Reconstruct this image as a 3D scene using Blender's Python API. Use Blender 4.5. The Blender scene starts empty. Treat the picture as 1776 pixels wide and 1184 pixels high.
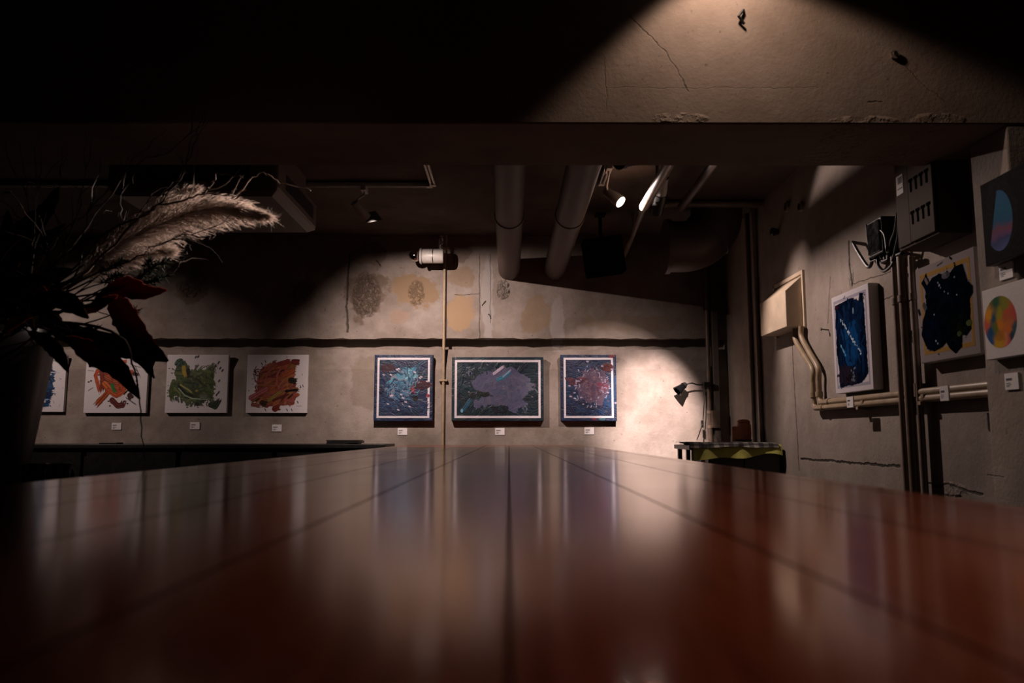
import bpy, math, random
import numpy as np
from mathutils import Vector, Matrix

S = bpy.context.scene
COL = S.collection
R = math.radians

# ------------------------------------------------------------------ camera, world, exposure, large lights
FPX = 1360.0                      # focal length in pixels of the 1776 px wide frame
EYE = Vector((0.0, 0.0, 0.80))    # lens just above the table top (0.72 m)
PITCH = math.atan(162 / FPX)
YAW = -math.atan(5 / FPX)
cam_d = bpy.data.cameras.new('camera')
cam = bpy.data.objects.new('camera', cam_d)
COL.objects.link(cam)
cam.location = EYE
cam.rotation_euler = (R(90) + PITCH, 0, YAW)
cam_d.sensor_width = 36
cam_d.lens = FPX / 1776 * 36
cam_d.clip_start = 0.01
cam_d.clip_end = 60
cam_d.dof.use_dof = True
cam_d.dof.focus_distance = 6.0
cam_d.dof.aperture_fstop = 4.2
S.camera = cam
S.view_settings.view_transform = 'Standard'
S.view_settings.look = 'None'
S.view_settings.gamma = 1
S.view_settings.use_curve_mapping = False
S.view_settings.exposure = 0.0
w = bpy.data.worlds.new('world')
S.world = w
w.use_nodes = True
w.node_tree.nodes['Background'].inputs[0].default_value = (1, .8, .65, 1)
w.node_tree.nodes['Background'].inputs[1].default_value = 0.0006

S.cycles.diffuse_bounces = 1
WARM = (1.0, .785, .705)
# lamp positions / aims; the lights themselves are made in track_spot() from these numbers
#   key: head position, aim, [(aim, watts, full cone angle, blend)], light radius, colour
LIGHTS = {
    'centre': ((-.98, 5.15, 2.27), (.05, 6.6, .95), [((-.42, 6.6, .95), 178, 108, 1.0)], .004, WARM),
    'left':   ((-4.05, 5.05, 2.32), (-3.0, 6.6, .90), [((-3.45, 6.6, .82), 66, 86, .9)], .004, WARM),
    'wall':   ((.70, 4.90, 2.30), (1.85, 4.05, 1.05), [((1.85, 3.95, 1.05), 82, 104, .35)], .018, WARM),
    'pool':   ((.965, 4.84, 2.33), (.82, 6.6, .86), [((.80, 6.6, .88), 115, 46, .1), ((1.27, 6.6, .90), 760, 33, 1.0)], .006, (1, .79, .73)),  # second beam added to brighten the core of the pool
    'plant':  ((.54, 3.55, 2.08), (-.82, 2.45, 1.56), [((-.78, 2.45, 1.56), 420, 23, 1.0)], .012, WARM),
    'beam':   ((.72, 2.46, 2.63), (.84, 2.49, 1.2), [((.97, 2.49, 1.2), 15, 114, .28)], .03, (1, .76, .62)),
    'table':  ((.55, -.25, 2.70), (.50, .55, .72), [((.60, .80, .72), 84, 54, 1.0)], .03, (1, .76, .62)),  # added lamp out of view, brightens the near table top
}

# ------------------------------------------------------------------ pixel -> point on a real surface
ROT = cam.rotation_euler.to_matrix()
def ray(px, py):
    return ROT @ Vector(((px - 888) / FPX, (592 - py) / FPX, -1))
def onY(px, py, Y):
    d = ray(px, py); return EYE + d * ((Y - EYE.y) / d.y)
def onX(px, py, X):
    d = ray(px, py); return EYE + d * ((X - EYE.x) / d.x)
def onZ(px, py, Z):
    d = ray(px, py); return EYE + d * ((Z - EYE.z) / d.z)

YB = 6.60       # back wall
XR = 1.85       # right wall
XC = 1.775      # column under the beam
ZC = 2.50       # ceiling behind the beam
ZN = 2.80       # ceiling in front of the beam
BY0, BY1, BZ = 2.68, 3.12, 1.90   # beam
TT = 0.72       # table top

# ------------------------------------------------------------------ materials
def srgb(c):
    return tuple((x / 12.92 if x <= .04045 else ((x + .055) / 1.055) ** 2.4) for x in c)
MATS = {}
class NB:
    """small node graph helper"""
    def __init__(s, name):
        s.m = bpy.data.materials.new(name); s.m.use_nodes = True
        s.nt = s.m.node_tree; s.bsdf = s.nt.nodes['Principled BSDF']
    def n(s, t, **k):
        x = s.nt.nodes.new(t)
        for a, b in k.items(): setattr(x, a, b)
        return x
    def put(s, sock, v):
        if isinstance(v, bpy.types.NodeSocket): s.nt.links.new(v, sock)
        else:
            if sock.type == 'RGBA' and len(v) == 3: v = (*v, 1)
            sock.default_value = v
    def math(s, op, a, b=0.0, c=0.0, clamp=False):
        x = s.n('ShaderNodeMath', operation=op, use_clamp=clamp)
        s.put(x.inputs[0], a); s.put(x.inputs[1], b); s.put(x.inputs[2], c)
        return x.outputs[0]
    def noise(s, scale, detail=4, rough=.55, vec=None, dist=0):
        x = s.n('ShaderNodeTexNoise'); x.inputs['Scale'].default_value = scale
        x.inputs['Detail'].default_value = detail; x.inputs['Roughness'].default_value = rough
        x.inputs['Distortion'].default_value = dist
        if vec is not None: s.nt.links.new(vec, x.inputs['Vector'])
        return x.outputs['Fac']
    def voro(s, scale, vec=None):
        x = s.n('ShaderNodeTexVoronoi'); x.inputs['Scale'].default_value = scale
        if vec is not None: s.nt.links.new(vec, x.inputs['Vector'])
        return x.outputs['Distance']
    def scale(s, vec, sc):
        x = s.n('ShaderNodeMapping'); s.nt.links.new(vec, x.inputs['Vector'])
        x.inputs['Scale'].default_value = sc
        return x.outputs[0]
    def ramp(s, f, stops):
        x = s.n('ShaderNodeValToRGB'); e = x.color_ramp.elements
        while len(e) < len(stops): e.new(.5)
        for i, (p, c) in enumerate(stops):
            e[i].position = p; e[i].color = (*c, 1) if len(c) == 3 else c
        s.nt.links.new(f, x.inputs[0]); return x.outputs[0]
    def mix(s, f, a, b, mode='MIX'):
        x = s.n('ShaderNodeMix', data_type='RGBA', blend_type=mode)
        s.put(x.inputs[0], f); s.put(x.inputs[6], a); s.put(x.inputs[7], b)
        return x.outputs[2]
    def smooth(s, v, lo, hi):
        x = s.n('ShaderNodeMapRange', interpolation_type='SMOOTHSTEP')
        s.put(x.inputs['Value'], v); s.put(x.inputs['From Min'], lo); s.put(x.inputs['From Max'], hi)
        return x.outputs[0]
    def bump(s, h, strength=.4, dist=.01):
        x = s.n('ShaderNodeBump'); x.inputs['Strength'].default_value = strength
        x.inputs['Distance'].default_value = dist
        s.nt.links.new(h, x.inputs['Height']); s.nt.links.new(x.outputs[0], s.bsdf.inputs['Normal'])
    def set(s, **k):
        for a, v in k.items(): s.put(s.bsdf.inputs[a.replace('_', ' ')], v)
        return s
    def pos(s): return s.n('ShaderNodeNewGeometry').outputs['Position']
    def obj(s): return s.n('ShaderNodeTexCoord').outputs['Object']

def plain(name, col, rough=.5, metal=0.0, var=.25, nscale=30, bump=0.0, spec=.5, coat=0.0):
    b = NB(name)
    f = b.noise(nscale, 4, vec=b.obj())
    lo = tuple(x * (1 - var) for x in col); hi = tuple(min(1, x * (1 + var)) for x in col)
    b.set(Base_Color=b.ramp(f, [(.3, lo), (.7, hi)]), Metallic=metal, Specular_IOR_Level=spec, Coat_Weight=coat)
    r = b.math('MULTIPLY_ADD', f, .2, rough - .1)
    b.put(b.bsdf.inputs['Roughness'], r)
    if bump: b.bump(f, bump, .004)
    MATS[name] = b.m
    return b.m

def concrete(name, dark, mid, light, axis, patches=(), cracks=(), pits=(), bump=.5, tint=1.0):
    """painted / bare concrete; axis 'XZ' or 'YZ' gives the wall's own plane for stains, cracks and pits"""
    b = NB(name)
    p = b.pos()
    sep = b.n('ShaderNodeSeparateXYZ'); b.nt.links.new(p, sep.inputs[0])
    u = sep.outputs[0] if axis == 'XZ' else sep.outputs[1]
    v = sep.outputs[2]
    big = b.noise(1.6, 5, .6, p)
    med = b.noise(7, 6, .65, p)
    fine = b.noise(70, 4, .6, p)
    f = b.math('ADD', b.math('MULTIPLY', big, .65), b.math('MULTIPLY', med, .35))
    col = b.ramp(f, [(.36, dark), (.5, mid), (.62, light)])
    speck = b.smooth(b.noise(38, 3, .5, p), .68, .74)
    col = b.mix(b.math('MULTIPLY', speck, .55), col, tuple(x * .45 for x in dark))
    h = b.math('ADD', b.math('MULTIPLY', med, .6), b.math('MULTIPLY', fine, .35))
    w1 = b.math('SUBTRACT', b.noise(5, 5, .6, p), .5)
    w2 = b.math('SUBTRACT', b.noise(13, 4, .6, p), .5)
    for (a, c, ra, rc, colr, k) in patches:
        du = b.math('DIVIDE', b.math('SUBTRACT', u, a), ra)
        dv = b.math('DIVIDE', b.math('SUBTRACT', v, c), rc)
        d = b.math('SQRT', b.math('ADD', b.math('MULTIPLY', du, du), b.math('MULTIPLY', dv, dv)))
        d = b.math('ADD', d, b.math('MULTIPLY', w1, 2.0))
        d = b.math('ADD', d, b.math('MULTIPLY', w2, .7))
        m = b.math('SUBTRACT', 1.0, b.smooth(d, .82, 1.06))
        col = b.mix(b.math('MULTIPLY', m, k), col, colr)
    wob_u = b.math('MULTIPLY_ADD', w2, .03, u)
    wob_v = b.math('MULTIPLY_ADD', w2, .03, v)
    for pts, wd, k in cracks:
        for (a0, c0), (a1, c1) in zip(pts[:-1], pts[1:]):
            L2 = (a1 - a0) ** 2 + (c1 - c0) ** 2
            t = b.math('ADD', b.math('MULTIPLY', b.math('SUBTRACT', wob_u, a0), (a1 - a0) / L2),
                       b.math('MULTIPLY', b.math('SUBTRACT', wob_v, c0), (c1 - c0) / L2), clamp=True)
            du = b.math('SUBTRACT', b.math('SUBTRACT', wob_u, a0), b.math('MULTIPLY', t, a1 - a0))
            dv = b.math('SUBTRACT', b.math('SUBTRACT', wob_v, c0), b.math('MULTIPLY', t, c1 - c0))
            d = b.math('SQRT', b.math('ADD', b.math('MULTIPLY', du, du), b.math('MULTIPLY', dv, dv)))
            d = b.math('MULTIPLY_ADD', b.noise(30, 3, .6, p), -wd * .55, d)
            m = b.math('SUBTRACT', 1.0, b.smooth(d, wd * -.1, wd * .3))
            col = b.mix(b.math('MULTIPLY', m, k), col, tuple(x * .22 for x in dark))
            h = b.math('MULTIPLY_ADD', m, -1.6, h)
    for (a, c, ra, rc, dens) in pits:
        du = b.math('DIVIDE', b.math('SUBTRACT', u, a), ra)
        dv = b.math('DIVIDE', b.math('SUBTRACT', v, c), rc)
        d = b.math('SQRT', b.math('ADD', b.math('MULTIPLY', du, du), b.math('MULTIPLY', dv, dv)))
        m = b.math('SUBTRACT', 1.0, b.smooth(d, .7, 1.1))
        ch = b.smooth(b.noise(30, 4, .6, p), .42, .62)
        h = b.math('ADD', h, b.math('MULTIPLY', b.math('MULTIPLY', m, ch), 5.0 * dens))
        hole = b.math('MULTIPLY', m, b.smooth(b.noise(42, 2, .5, p), .6, .68))
        col = b.mix(b.math('MULTIPLY', hole, .4 * dens), col, tuple(x * .25 for x in dark))
    b.set(Base_Color=col, Roughness=.88, Specular_IOR_Level=.25)
    b.bump(h, bump, .012)
    MATS[name] = b.m
    return b.m

def attr_paint(name, rough=.45, coat=.0, spec=.35):
    b = NB(name)
    a = b.n('ShaderNodeAttribute', attribute_name='Col')
    f = b.noise(120, 4, .6, b.obj())
    b.set(Base_Color=b.mix(.18, a.outputs['Color'], b.ramp(f, [(.3, (.4, .4, .4)), (.7, (1, 1, 1))]), 'MULTIPLY'),
          Roughness=b.math('MULTIPLY_ADD', f, .25, rough - .1), Coat_Weight=coat, Specular_IOR_Level=spec)
    b.bump(f, .12, .003)
    MATS[name] = b.m
    return b.m

# ------------------------------------------------------------------ mesh builder
class MB:
    def __init__(s): s.v = []; s.f = []
    def add(s, vs, fs):
        o = len(s.v); s.v += [Vector(x) for x in vs]; s.f += [tuple(i + o for i in f) for f in fs]
    def box(s, lo, hi, M=None):
        x0, y0, z0 = lo; x1, y1, z1 = hi
        vs = [Vector(p) for p in [(x0, y0, z0), (x1, y0, z0), (x1, y1, z0), (x0, y1, z0), (x0, y0, z1), (x1, y0, z1), (x1, y1, z1), (x0, y1, z1)]]
        if M is not None: vs = [M @ p for p in vs]
        s.add(vs, [(0, 3, 2, 1), (4, 5, 6, 7), (0, 1, 5, 4), (1, 2, 6, 5), (2, 3, 7, 6), (3, 0, 4, 7)])
        return s
    def hexa(s, vs):
        s.add(vs, [(0, 3, 2, 1), (4, 5, 6, 7), (0, 1, 5, 4), (1, 2, 6, 5), (2, 3, 7, 6), (3, 0, 4, 7)]); return s
    def tube(s, pts, r, n=12, caps=True):
        pts = [Vector(p) for p in pts]; k = len(pts)
        rs = r if isinstance(r, (list, tuple)) else [r] * k
        rings = []; up = None
        for i, p in enumerate(pts):
            t = (pts[min(i + 1, k - 1)] - pts[max(i - 1, 0)]).normalized()
            if up is None:
                up = Vector((0, 0, 1)) if abs(t.z) < .9 else Vector((1, 0, 0))
            a = (up - t * up.dot(t))
            if a.length < 1e-6: a = t.orthogonal()
            a.normalize(); up = a; c = t.cross(a)
            rings.append([p + (a * math.cos(2 * math.pi * j / n) + c * math.sin(2 * math.pi * j / n)) * rs[i] for j in range(n)])
        vs = [q for ring in rings for q in ring]; fs = []
        for i in range(k - 1):
            for j in range(n):
                a, b = i * n + j, i * n + (j + 1) % n
                fs.append((a, b, b + n, a + n))
        if caps: fs += [tuple(range(n - 1, -1, -1)), tuple((k - 1) * n + j for j in range(n))]
        s.add(vs, fs); return s
    def lathe(s, prof, axis_o, axis_d, n=28, close=False):
        """prof: (radius, distance along the axis)"""
        d = Vector(axis_d).normalized(); a = d.orthogonal().normalized(); c = d.cross(a); o = Vector(axis_o)
        vs = []; fs = []
        for r, z in prof:
            for j in range(n):
                t = 2 * math.pi * j / n
                vs.append(o + d * z + (a * math.cos(t) + c * math.sin(t)) * max(r, 1e-5))
        k = len(prof)
        for i in range(k - 1 + (1 if close else 0)):
            for j in range(n):
                i2 = (i + 1) % k
                fs.append((i * n + j, i * n + (j + 1) % n, i2 * n + (j + 1) % n, i2 * n + j))
        s.add(vs, fs); return s
    def build(s, name, mat, parent=None, bevel=0.0, smooth=True, loc=None, sharp=38):
        if bevel: smooth = False
        me = bpy.data.meshes.new(name)
        if parent is not None: base = world_loc(parent)
        elif loc is not None: base = Vector(loc)
        else:
            lo = [min(q[i] for q in s.v) for i in range(3)]; hi = [max(q[i] for q in s.v) for i in range(3)]
            base = Vector(((lo[0] + hi[0]) / 2, (lo[1] + hi[1]) / 2, lo[2]))
        o = bpy.data.objects.new(name, me)
        own = base
        if parent is not None and parent.type == 'MESH': own = base
        me.from_pydata([tuple(q - own) for q in s.v], [], s.f)
        me.update()
        me.materials.append(mat)
        if smooth:
            me.polygons.foreach_set('use_smooth', [True] * len(me.polygons))
            me.set_sharp_from_angle(angle=R(sharp))
        COL.objects.link(o)
        if parent is not None: o.parent = parent
        else: o.location = base
        if bevel:
            m = o.modifiers.new('bevel', 'BEVEL'); m.width = bevel; m.segments = 2; m.limit_method = 'ANGLE'
            m.angle_limit = R(40); m.harden_normals = False
        return o
def world_loc(o):
    p = Vector(o.location)
    while o.parent: o = o.parent; p = p + o.location
    return p
def thing(name, label, cat, loc, group=None):
    o = bpy.data.objects.new(name, None); COL.objects.link(o); o.location = loc; o.empty_display_size = .05
    return tag(o, label, cat, group)
def tag(o, label, cat, group=None):
    o['label'] = label; o['category'] = cat
    if group: o['group'] = group
    return o
def struct(name, mb, mat, parent=None, **k):
    o = mb.build(name, mat, parent, loc=(0, 0, 0) if parent is None else None, **k)
    if parent is None: o['kind'] = 'structure'
    return o
def bez(pts, n=8):
    """Catmull-Rom through points"""
    P = [Vector(p) for p in pts]; P = [P[0] * 2 - P[1]] + P + [P[-1] * 2 - P[-2]]; out = []
    for i in range(1, len(P) - 2):
        for k in range(n):
            t = k / n; a, b, c, d = P[i - 1], P[i], P[i + 1], P[i + 2]
            out.append(.5 * ((2 * b) + (c - a) * t + (2 * a - 5 * b + 4 * c - d) * t * t + (3 * b - a - 3 * c + d) * t ** 3))
    out.append(P[-2]); return out

# ------------------------------------------------------------------ surface materials
def zb(py): return onY(883, py, YB).z
def xb(px): return onY(px, 600, YB).x
def bp(px, py): q = onY(px, py, YB); return (q.x, q.z)
def rp(px, py): q = onX(px, py, XR); return (q.y, q.z)
BEIGE = ((.18, .145, .12), (.27, .223, .193), (.36, .305, .27))
tan_ = (.25, .165, .095); grey_ = (.38, .345, .33); brn = (.13, .088, .06)
M_back = concrete('back_wall_concrete', *BEIGE, 'XZ',
    patches=[(*bp(722, 503), .20, .15, tan_, .85), (*bp(636, 512), .19, .20, brn, .75), (*bp(640, 440), .18, .10, brn, .6),
             (*bp(797, 540), .13, .15, (.36, .24, .14), .85), (*bp(800, 480), .11, .10, tan_, .6), (*bp(845, 520), .055, .40, grey_, .8),
             (*bp(967, 560), .07, .22, grey_, .6), (*bp(930, 545), .14, .16, tan_, .6), (*bp(690, 550), .09, .06, (.31, .2, .14), .5),
             (*bp(800, 440), .10, .08, brn, .6), (*bp(1090, 560), .5, .07, tan_, .35), (*bp(640, 660), .18, .25, (.2, .155, .115), .5),
             (*bp(330, 500), .16, .12, brn, .6), (*bp(525, 510), .14, .16, brn, .5), (*bp(500, 640), .3, .3, (.2, .16, .12), .35)],
    cracks=[([bp(606, 440), bp(601, 520), bp(603, 575)], .020, .8), ([bp(832, 440), bp(832, 585)], .006, .9),
            ([bp(851, 440), bp(851, 560)], .005, .7), ([bp(836, 530), bp(843, 522)], .012, 1), ([bp(848, 545), bp(852, 552)], .010, 1),
            ([bp(652, 452), bp(660, 462)], .010, .9), ([bp(788, 512), bp(830, 510)], .005, .7)],
    pits=[(*bp(636, 512), .12, .19, 1.6), (*bp(722, 508), .07, .11, 1.2), (*bp(872, 502), .06, .09, 1.2), (*bp(330, 500), .10, .08, 1.2), (*bp(525, 510), .08, .1, 1.0)], bump=.65)
M_right = concrete('right_wall_concrete', (.22, .178, .15), (.29, .24, .207), (.35, .297, .26), 'YZ',
    patches=[(*rp(1500, 560), .3, .3, (.33, .26, .21), .4), (*rp(1640, 800), .35, .15, (.22, .175, .15), .5)],
    cracks=[([rp(1374, 600), rp(1379, 690), rp(1386, 815)], .016, .8), ([rp(1389, 796), rp(1450, 800), rp(1561, 809)], .016, 1.0),
            ([rp(1473, 420), rp(1474, 460), rp(1478, 494)], .024, .9), ([rp(1440, 480), rp(1436, 560)], .010, .7),
            ([rp(1480, 492), rp(1555, 468)], .006, .8), ([rp(1525, 525), rp(1550, 512)], .008, .7),
            ([rp(1605, 838), rp(1650, 842), rp(1705, 858)], .014, .8), ([rp(1712, 822), rp(1776, 826)], .006, .5)],
    pits=[(*rp(1475, 478), .035, .07, 1.0), (*rp(1650, 848), .12, .03, .5)])
def cp(px, py): q = onY(px, py, BY0); return (q.x, q.z)
M_beam = concrete('beam_concrete', (.215, .155, .115), (.27, .20, .155), (.32, .245, .195), 'XZ',
    cracks=[([cp(1090, 28), cp(1150, 85), cp(1175, 125), cp(1195, 158)], .006, .6), ([cp(1550, 100), cp(1605, 148), cp(1640, 178)], .004, .4),
            ([cp(1050, 152), cp(1420, 152)], .003, .35), ([cp(1505, 178), cp(1530, 177)], .006, .8), ([cp(1050, 100), cp(1052, 190)], .004, .4)],
    pits=[(*cp(1180, 205), .10, .02, .9), (*cp(1500, 210), .12, .02, .9), (*cp(1625, 208), .10, .025, 1.0)], bump=.35)
M_ceil = concrete('ceiling_concrete', (.075, .055, .045), (.105, .08, .066), (.135, .106, .088), 'XZ', bump=.35)
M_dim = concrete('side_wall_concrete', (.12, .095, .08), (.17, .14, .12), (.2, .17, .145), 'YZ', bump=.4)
M_floor = plain('floor_dark_boards', (.03, .02, .015), .5, nscale=4)

b = NB('lacquered_red_wood')
pv = b.pos()
g1 = b.noise(9, 6, .6, b.scale(pv, (6, .35, 1)), 1.2)
g2 = b.noise(60, 4, .6, b.scale(pv, (5, .25, 1)))
g3 = b.noise(2.2, 3, .5, pv)
gg = b.math('ADD', b.math('ADD', b.math('MULTIPLY', g1, .5), b.math('MULTIPLY', g2, .25)), b.math('MULTIPLY', g3, .25))
b.set(Base_Color=b.ramp(gg, [(.32, (.09, .017, .007)), (.5, (.15, .032, .013)), (.68, (.21, .052, .021))]),
      Roughness=b.math('MULTIPLY_ADD', g3, .08, .10), Specular_IOR_Level=.2, Specular_Tint=(1, .55, .40), Coat_Weight=.0)
b.bump(b.math('ADD', b.math('MULTIPLY', g1, .5), b.math('MULTIPLY', g2, .5)), .02, .002)
M_table = b.m

M_black = plain('black_paint', (.006, .006, .006), .45, var=.2)
M_void = plain('matt_black_gap', (.004, .004, .004), .95, var=.1, spec=0.0)
M_seam = plain('dark_seam', (.03, .010, .006), .8, var=.2, spec=.1)
M_blackgloss = plain('black_gloss', (.005, .005, .006), .12, var=.2)
M_white = plain('white_enamel', (.62, .58, .54), .4, var=.08)
M_canvas = plain('white_canvas', (.68, .64, .64), .8, var=.06, nscale=200, bump=.15)
M_navy = plain('navy_canvas_edge', (.012, .03, .06), .6, var=.6, nscale=25)
M_card = plain('white_card', (.72, .68, .68), .7, var=.04)
M_ink = plain('card_ink', (.06, .055, .06), .7, var=.1)
M_pipe = plain('beige_painted_pipe', (.30, .22, .16), .42, var=.18, nscale=18, bump=.1)
M_bigpipe = plain('duct_pipe_paint', (.085, .052, .042), .6, var=.2, nscale=9, bump=.1)
M_conduit = plain('tan_conduit', (.32, .235, .15), .4, var=.2, nscale=16)
M_darkpipe = plain('brown_pipe', (.17, .12, .09), .4, var=.25, nscale=14)
M_grey = plain('grey_metal_box', (.09, .07, .06), .85, var=.15, nscale=10, spec=.08)
M_hood = plain('cream_hood_paint', (.58, .46, .34), .6, var=.12, nscale=8)
M_ac = plain('grey_plastic', (.20, .165, .14), .5, var=.08, nscale=6)
M_steel = plain('galvanised_steel', (.35, .32, .30), .35, 1.0, var=.2, nscale=20)
M_chrome = plain('silvered_glass', (.6, .58, .55), .06, 1.0, var=.05)
M_terra = plain('terracotta', (.28, .085, .04), .7, var=.2)
M_duct = plain('duct_sheet', (.075, .047, .036), .5, var=.15, nscale=6)
M_vase = plain('dark_glaze', (.006, .005, .005), .35, var=.3, nscale=12)
M_twig = plain('dark_twig_bark', (.035, .022, .016), .6, var=.4, nscale=60)
def leafy(m, c):
    nt = m.node_tree; t_ = nt.nodes.new('ShaderNodeBsdfTranslucent'); t_.inputs[0].default_value = (*c, 1)
    x = nt.nodes.new('ShaderNodeMixShader'); x.inputs[0].default_value = .5
    nt.links.new(nt.nodes['Principled BSDF'].outputs[0], x.inputs[1]); nt.links.new(t_.outputs[0], x.inputs[2]); nt.links.new(x.outputs[0], nt.nodes['Material Output'].inputs['Surface'])
    return m
M_redleaf = plain('dark_red_leaf', (.06, .015, .011), .5, var=.5, nscale=14)
leafy(M_redleaf, (.13, .022, .014))
M_darkleaf = plain('dark_green_leaf', (.014, .014, .009), .45, var=.5, nscale=14)
leafy(M_darkleaf, (.03, .012, .006))
M_littwig = plain('lit_twig_bark', (.22, .16, .12), .6, var=.3, nscale=60)  # lighter bark colour paints in the light on the curly branches
M_pine = plain('needle_green', (.016, .028, .014), .5, var=.4, nscale=40)
b = NB('pampas_fluff')
f = b.noise(30, 3, .5, b.obj())
b.set(Base_Color=b.ramp(f, [(.3, (.50, .40, .34)), (.7, (.78, .70, .64))]), Roughness=.8, Specular_IOR_Level=.2)
tr = b.n('ShaderNodeBsdfTranslucent'); tr.inputs[0].default_value = (.62, .50, .42, 1)
ms = b.n('ShaderNodeMixShader'); ms.inputs[0].default_value = .5
b.nt.links.new(b.bsdf.outputs[0], ms.inputs[1]); b.nt.links.new(tr.outputs[0], ms.inputs[2])
b.nt.links.new(ms.outputs[0], b.nt.nodes['Material Output'].inputs['Surface'])
M_pampas = b.m
M_paint = attr_paint('wet_look_oil_paint')
M_matt = attr_paint('matt_paint', .8, .0, .04)
M_paint_dull = attr_paint('dull_oil_paint', .6, .0, .0)
b = NB('lamp_lens'); b.set(Base_Color=(1, 1, 1), Emission_Color=(1, .93, .88), Emission_Strength=9.0); M_lens = b.m
b = NB('lamp_lens_recessed'); b.set(Base_Color=(.5, .5, .5), Emission_Color=(1, .93, .88), Emission_Strength=.06); M_lensdim = b.m
b = NB('plaid_cloth')
pv = b.pos()
sx = b.n('ShaderNodeSeparateXYZ'); b.nt.links.new(pv, sx.inputs[0])
def stripes(o, k): return b.math('GREATER_THAN', b.math('FRACT', b.math('MULTIPLY', o, k)), .5)
ch = b.math('ADD', stripes(sx.outputs[0], 15), stripes(b.math('ADD', sx.outputs[1], sx.outputs[2]), 15))
b.set(Base_Color=b.ramp(b.math('MULTIPLY', ch, .5), [(0, (.02, .02, .022)), (.5, (.07, .065, .06)), (1, (.22, .20, .17))]), Roughness=.9)
M_plaid = b.m
M_lime = plain('yellow_green_cloth', (.36, .34, .075), .85, var=.12, nscale=30, bump=.2)

# ------------------------------------------------------------------ the room
XL, YF = -5.6, -1.2
struct('floor', MB().box((XL - .2, YF - .2, -.1), (3.4, YB + .4, 0)), M_floor)
struct('ceiling', MB().box((XL - .2, BY1 - .02, ZC), (3.4, YB + .4, ZC + .12)), M_ceil)
struct('ceiling.001', MB().box((XL - .2, YF - .2, ZN), (3.4, BY0 + .02, ZN + .12)), M_ceil)
# back wall: upper part overhangs a recess, the lower part leans out to the same face again
g0, g1_, g2_ = zb(587), zb(605), zb(640)
prof = [(YB, ZC), (YB, g0), (YB + .13, g0 + .004), (YB + .13, g1_ + .006), (YB + .05, g1_), (YB, g2_), (YB, 0), (YB + .3, 0), (YB + .3, ZC)]
mb = MB()
random.seed(4)
xs = [XL - .2] + [XL - .2 + (XR + .2 - XL) * i / 110 for i in range(1, 110)] + [XR]
vs = []
for x in xs:
    j = [random.uniform(-.006, .006), random.uniform(-.006, .006)]
    for k, (y, z) in enumerate(prof):
        dz = j[0] if k == 1 else (j[1] if k == 4 else 0)
        vs.append((x, y, z + dz))
n = len(prof); fs = []
for i in range(len(xs) - 1):
    for k in range(n):
        a, c = i * n + k, i * n + (k + 1) % n
        fs.append((a, c, c + n, a + n))
fs += [tuple(range(n)), tuple((len(xs) - 1) * n + k for k in range(n - 1, -1, -1))]
mb.add(vs, fs)
struct('wall_back', mb, M_back, smooth=False)
struct('wall_right', MB().box((XR, BY1 - .3, 0), (XR + .25, YB + .3, ZC)), M_right)
struct('wall_left', MB().box((XL - .2, YF, 0), (XL, YB, ZN)), M_dim)
struct('wall_front', MB().box((XL - .2, YF - .2, 0), (3.4, YF, ZN)), M_dim)
struct('wall_right.001', MB().box((3.2, YF, 0), (3.4, BY0 + .1, ZN)), M_dim)
struct('trim_1', MB().box((XL, BY0, BZ), (3.3, BY1, ZN + .05)), M_beam, bevel=.006)        # the beam
struct('trim_2', MB().box((XC, BY0 + .004, 0), (XC + .42, onX(1706, 600, XC).y, BZ)), M_right, bevel=.006)   # column under the beam
p0 = onY(1236, 600, YB - .05).x
struct('trim_3', MB().box((p0, YB - .05, .02), (p0 + .05, YB + .01, ZC)), M_dim, bevel=.004)

# ------------------------------------------------------------------ the long table
tx0, tx1, ty0, ty1 = -.824, .574, -.75, 6.42
PW, GAP, GD = .176, .0015, .005
t = thing('dining_table', 'long glossy red-brown plank table running up to the back wall', 'table', (0, 3, 0))
prof = [(tx0, TT - .055)]
seams = [k * PW for k in range(-4, 4) if tx0 + .03 < k * PW < tx1 - .03]
prof += [(tx0, TT - .004), (tx0 + .004, TT)]
for x in seams: prof += [(x - GAP, TT), (x - GAP, TT - GD), (x + GAP, TT - GD), (x + GAP, TT)]
prof += [(tx1 - .004, TT), (tx1, TT - .004), (tx1, TT - .055)]
mb = MB(); n = len(prof)
mb.add([(x, ty0, z) for x, z in prof] + [(x, ty1, z) for x, z in prof],
       [(i, (i + 1) % n, (i + 1) % n + n, i + n) for i in range(n)] + [tuple(range(n - 1, -1, -1)), tuple(range(n, 2 * n))])
top = mb.build('tabletop', M_table, t, smooth=False)
top.data.materials.append(M_seam)
for f in top.data.polygons:
    if len(f.vertices) == 4 and TT - GD - .001 < f.center.z < TT - .001 and abs(f.center.x - tx0) > .02 and abs(f.center.x - tx1) > .02: f.material_index = 1
ap = MB()
ap.box((tx0 + .08, ty0 + .1, TT - .14), (tx0 + .11, ty1 - .1, TT - .055)).box((tx1 - .11, ty0 + .1, TT - .14), (tx1 - .08, ty1 - .1, TT - .055))
ap.box((tx0 + .08, ty1 - .13, TT - .14), (tx1 - .08, ty1 - .1, TT - .055))
ap.build('apron', M_table, t)
for lx in (tx0 + .1, tx1 - .1):
    for ly in (.3, 2.3, 4.3, ty1 - .12):
        MB().box((lx - .04, ly - .04, 0), (lx + .04, ly + .04, TT - .055)).build('leg', M_table, t, bevel=.004)

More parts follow.
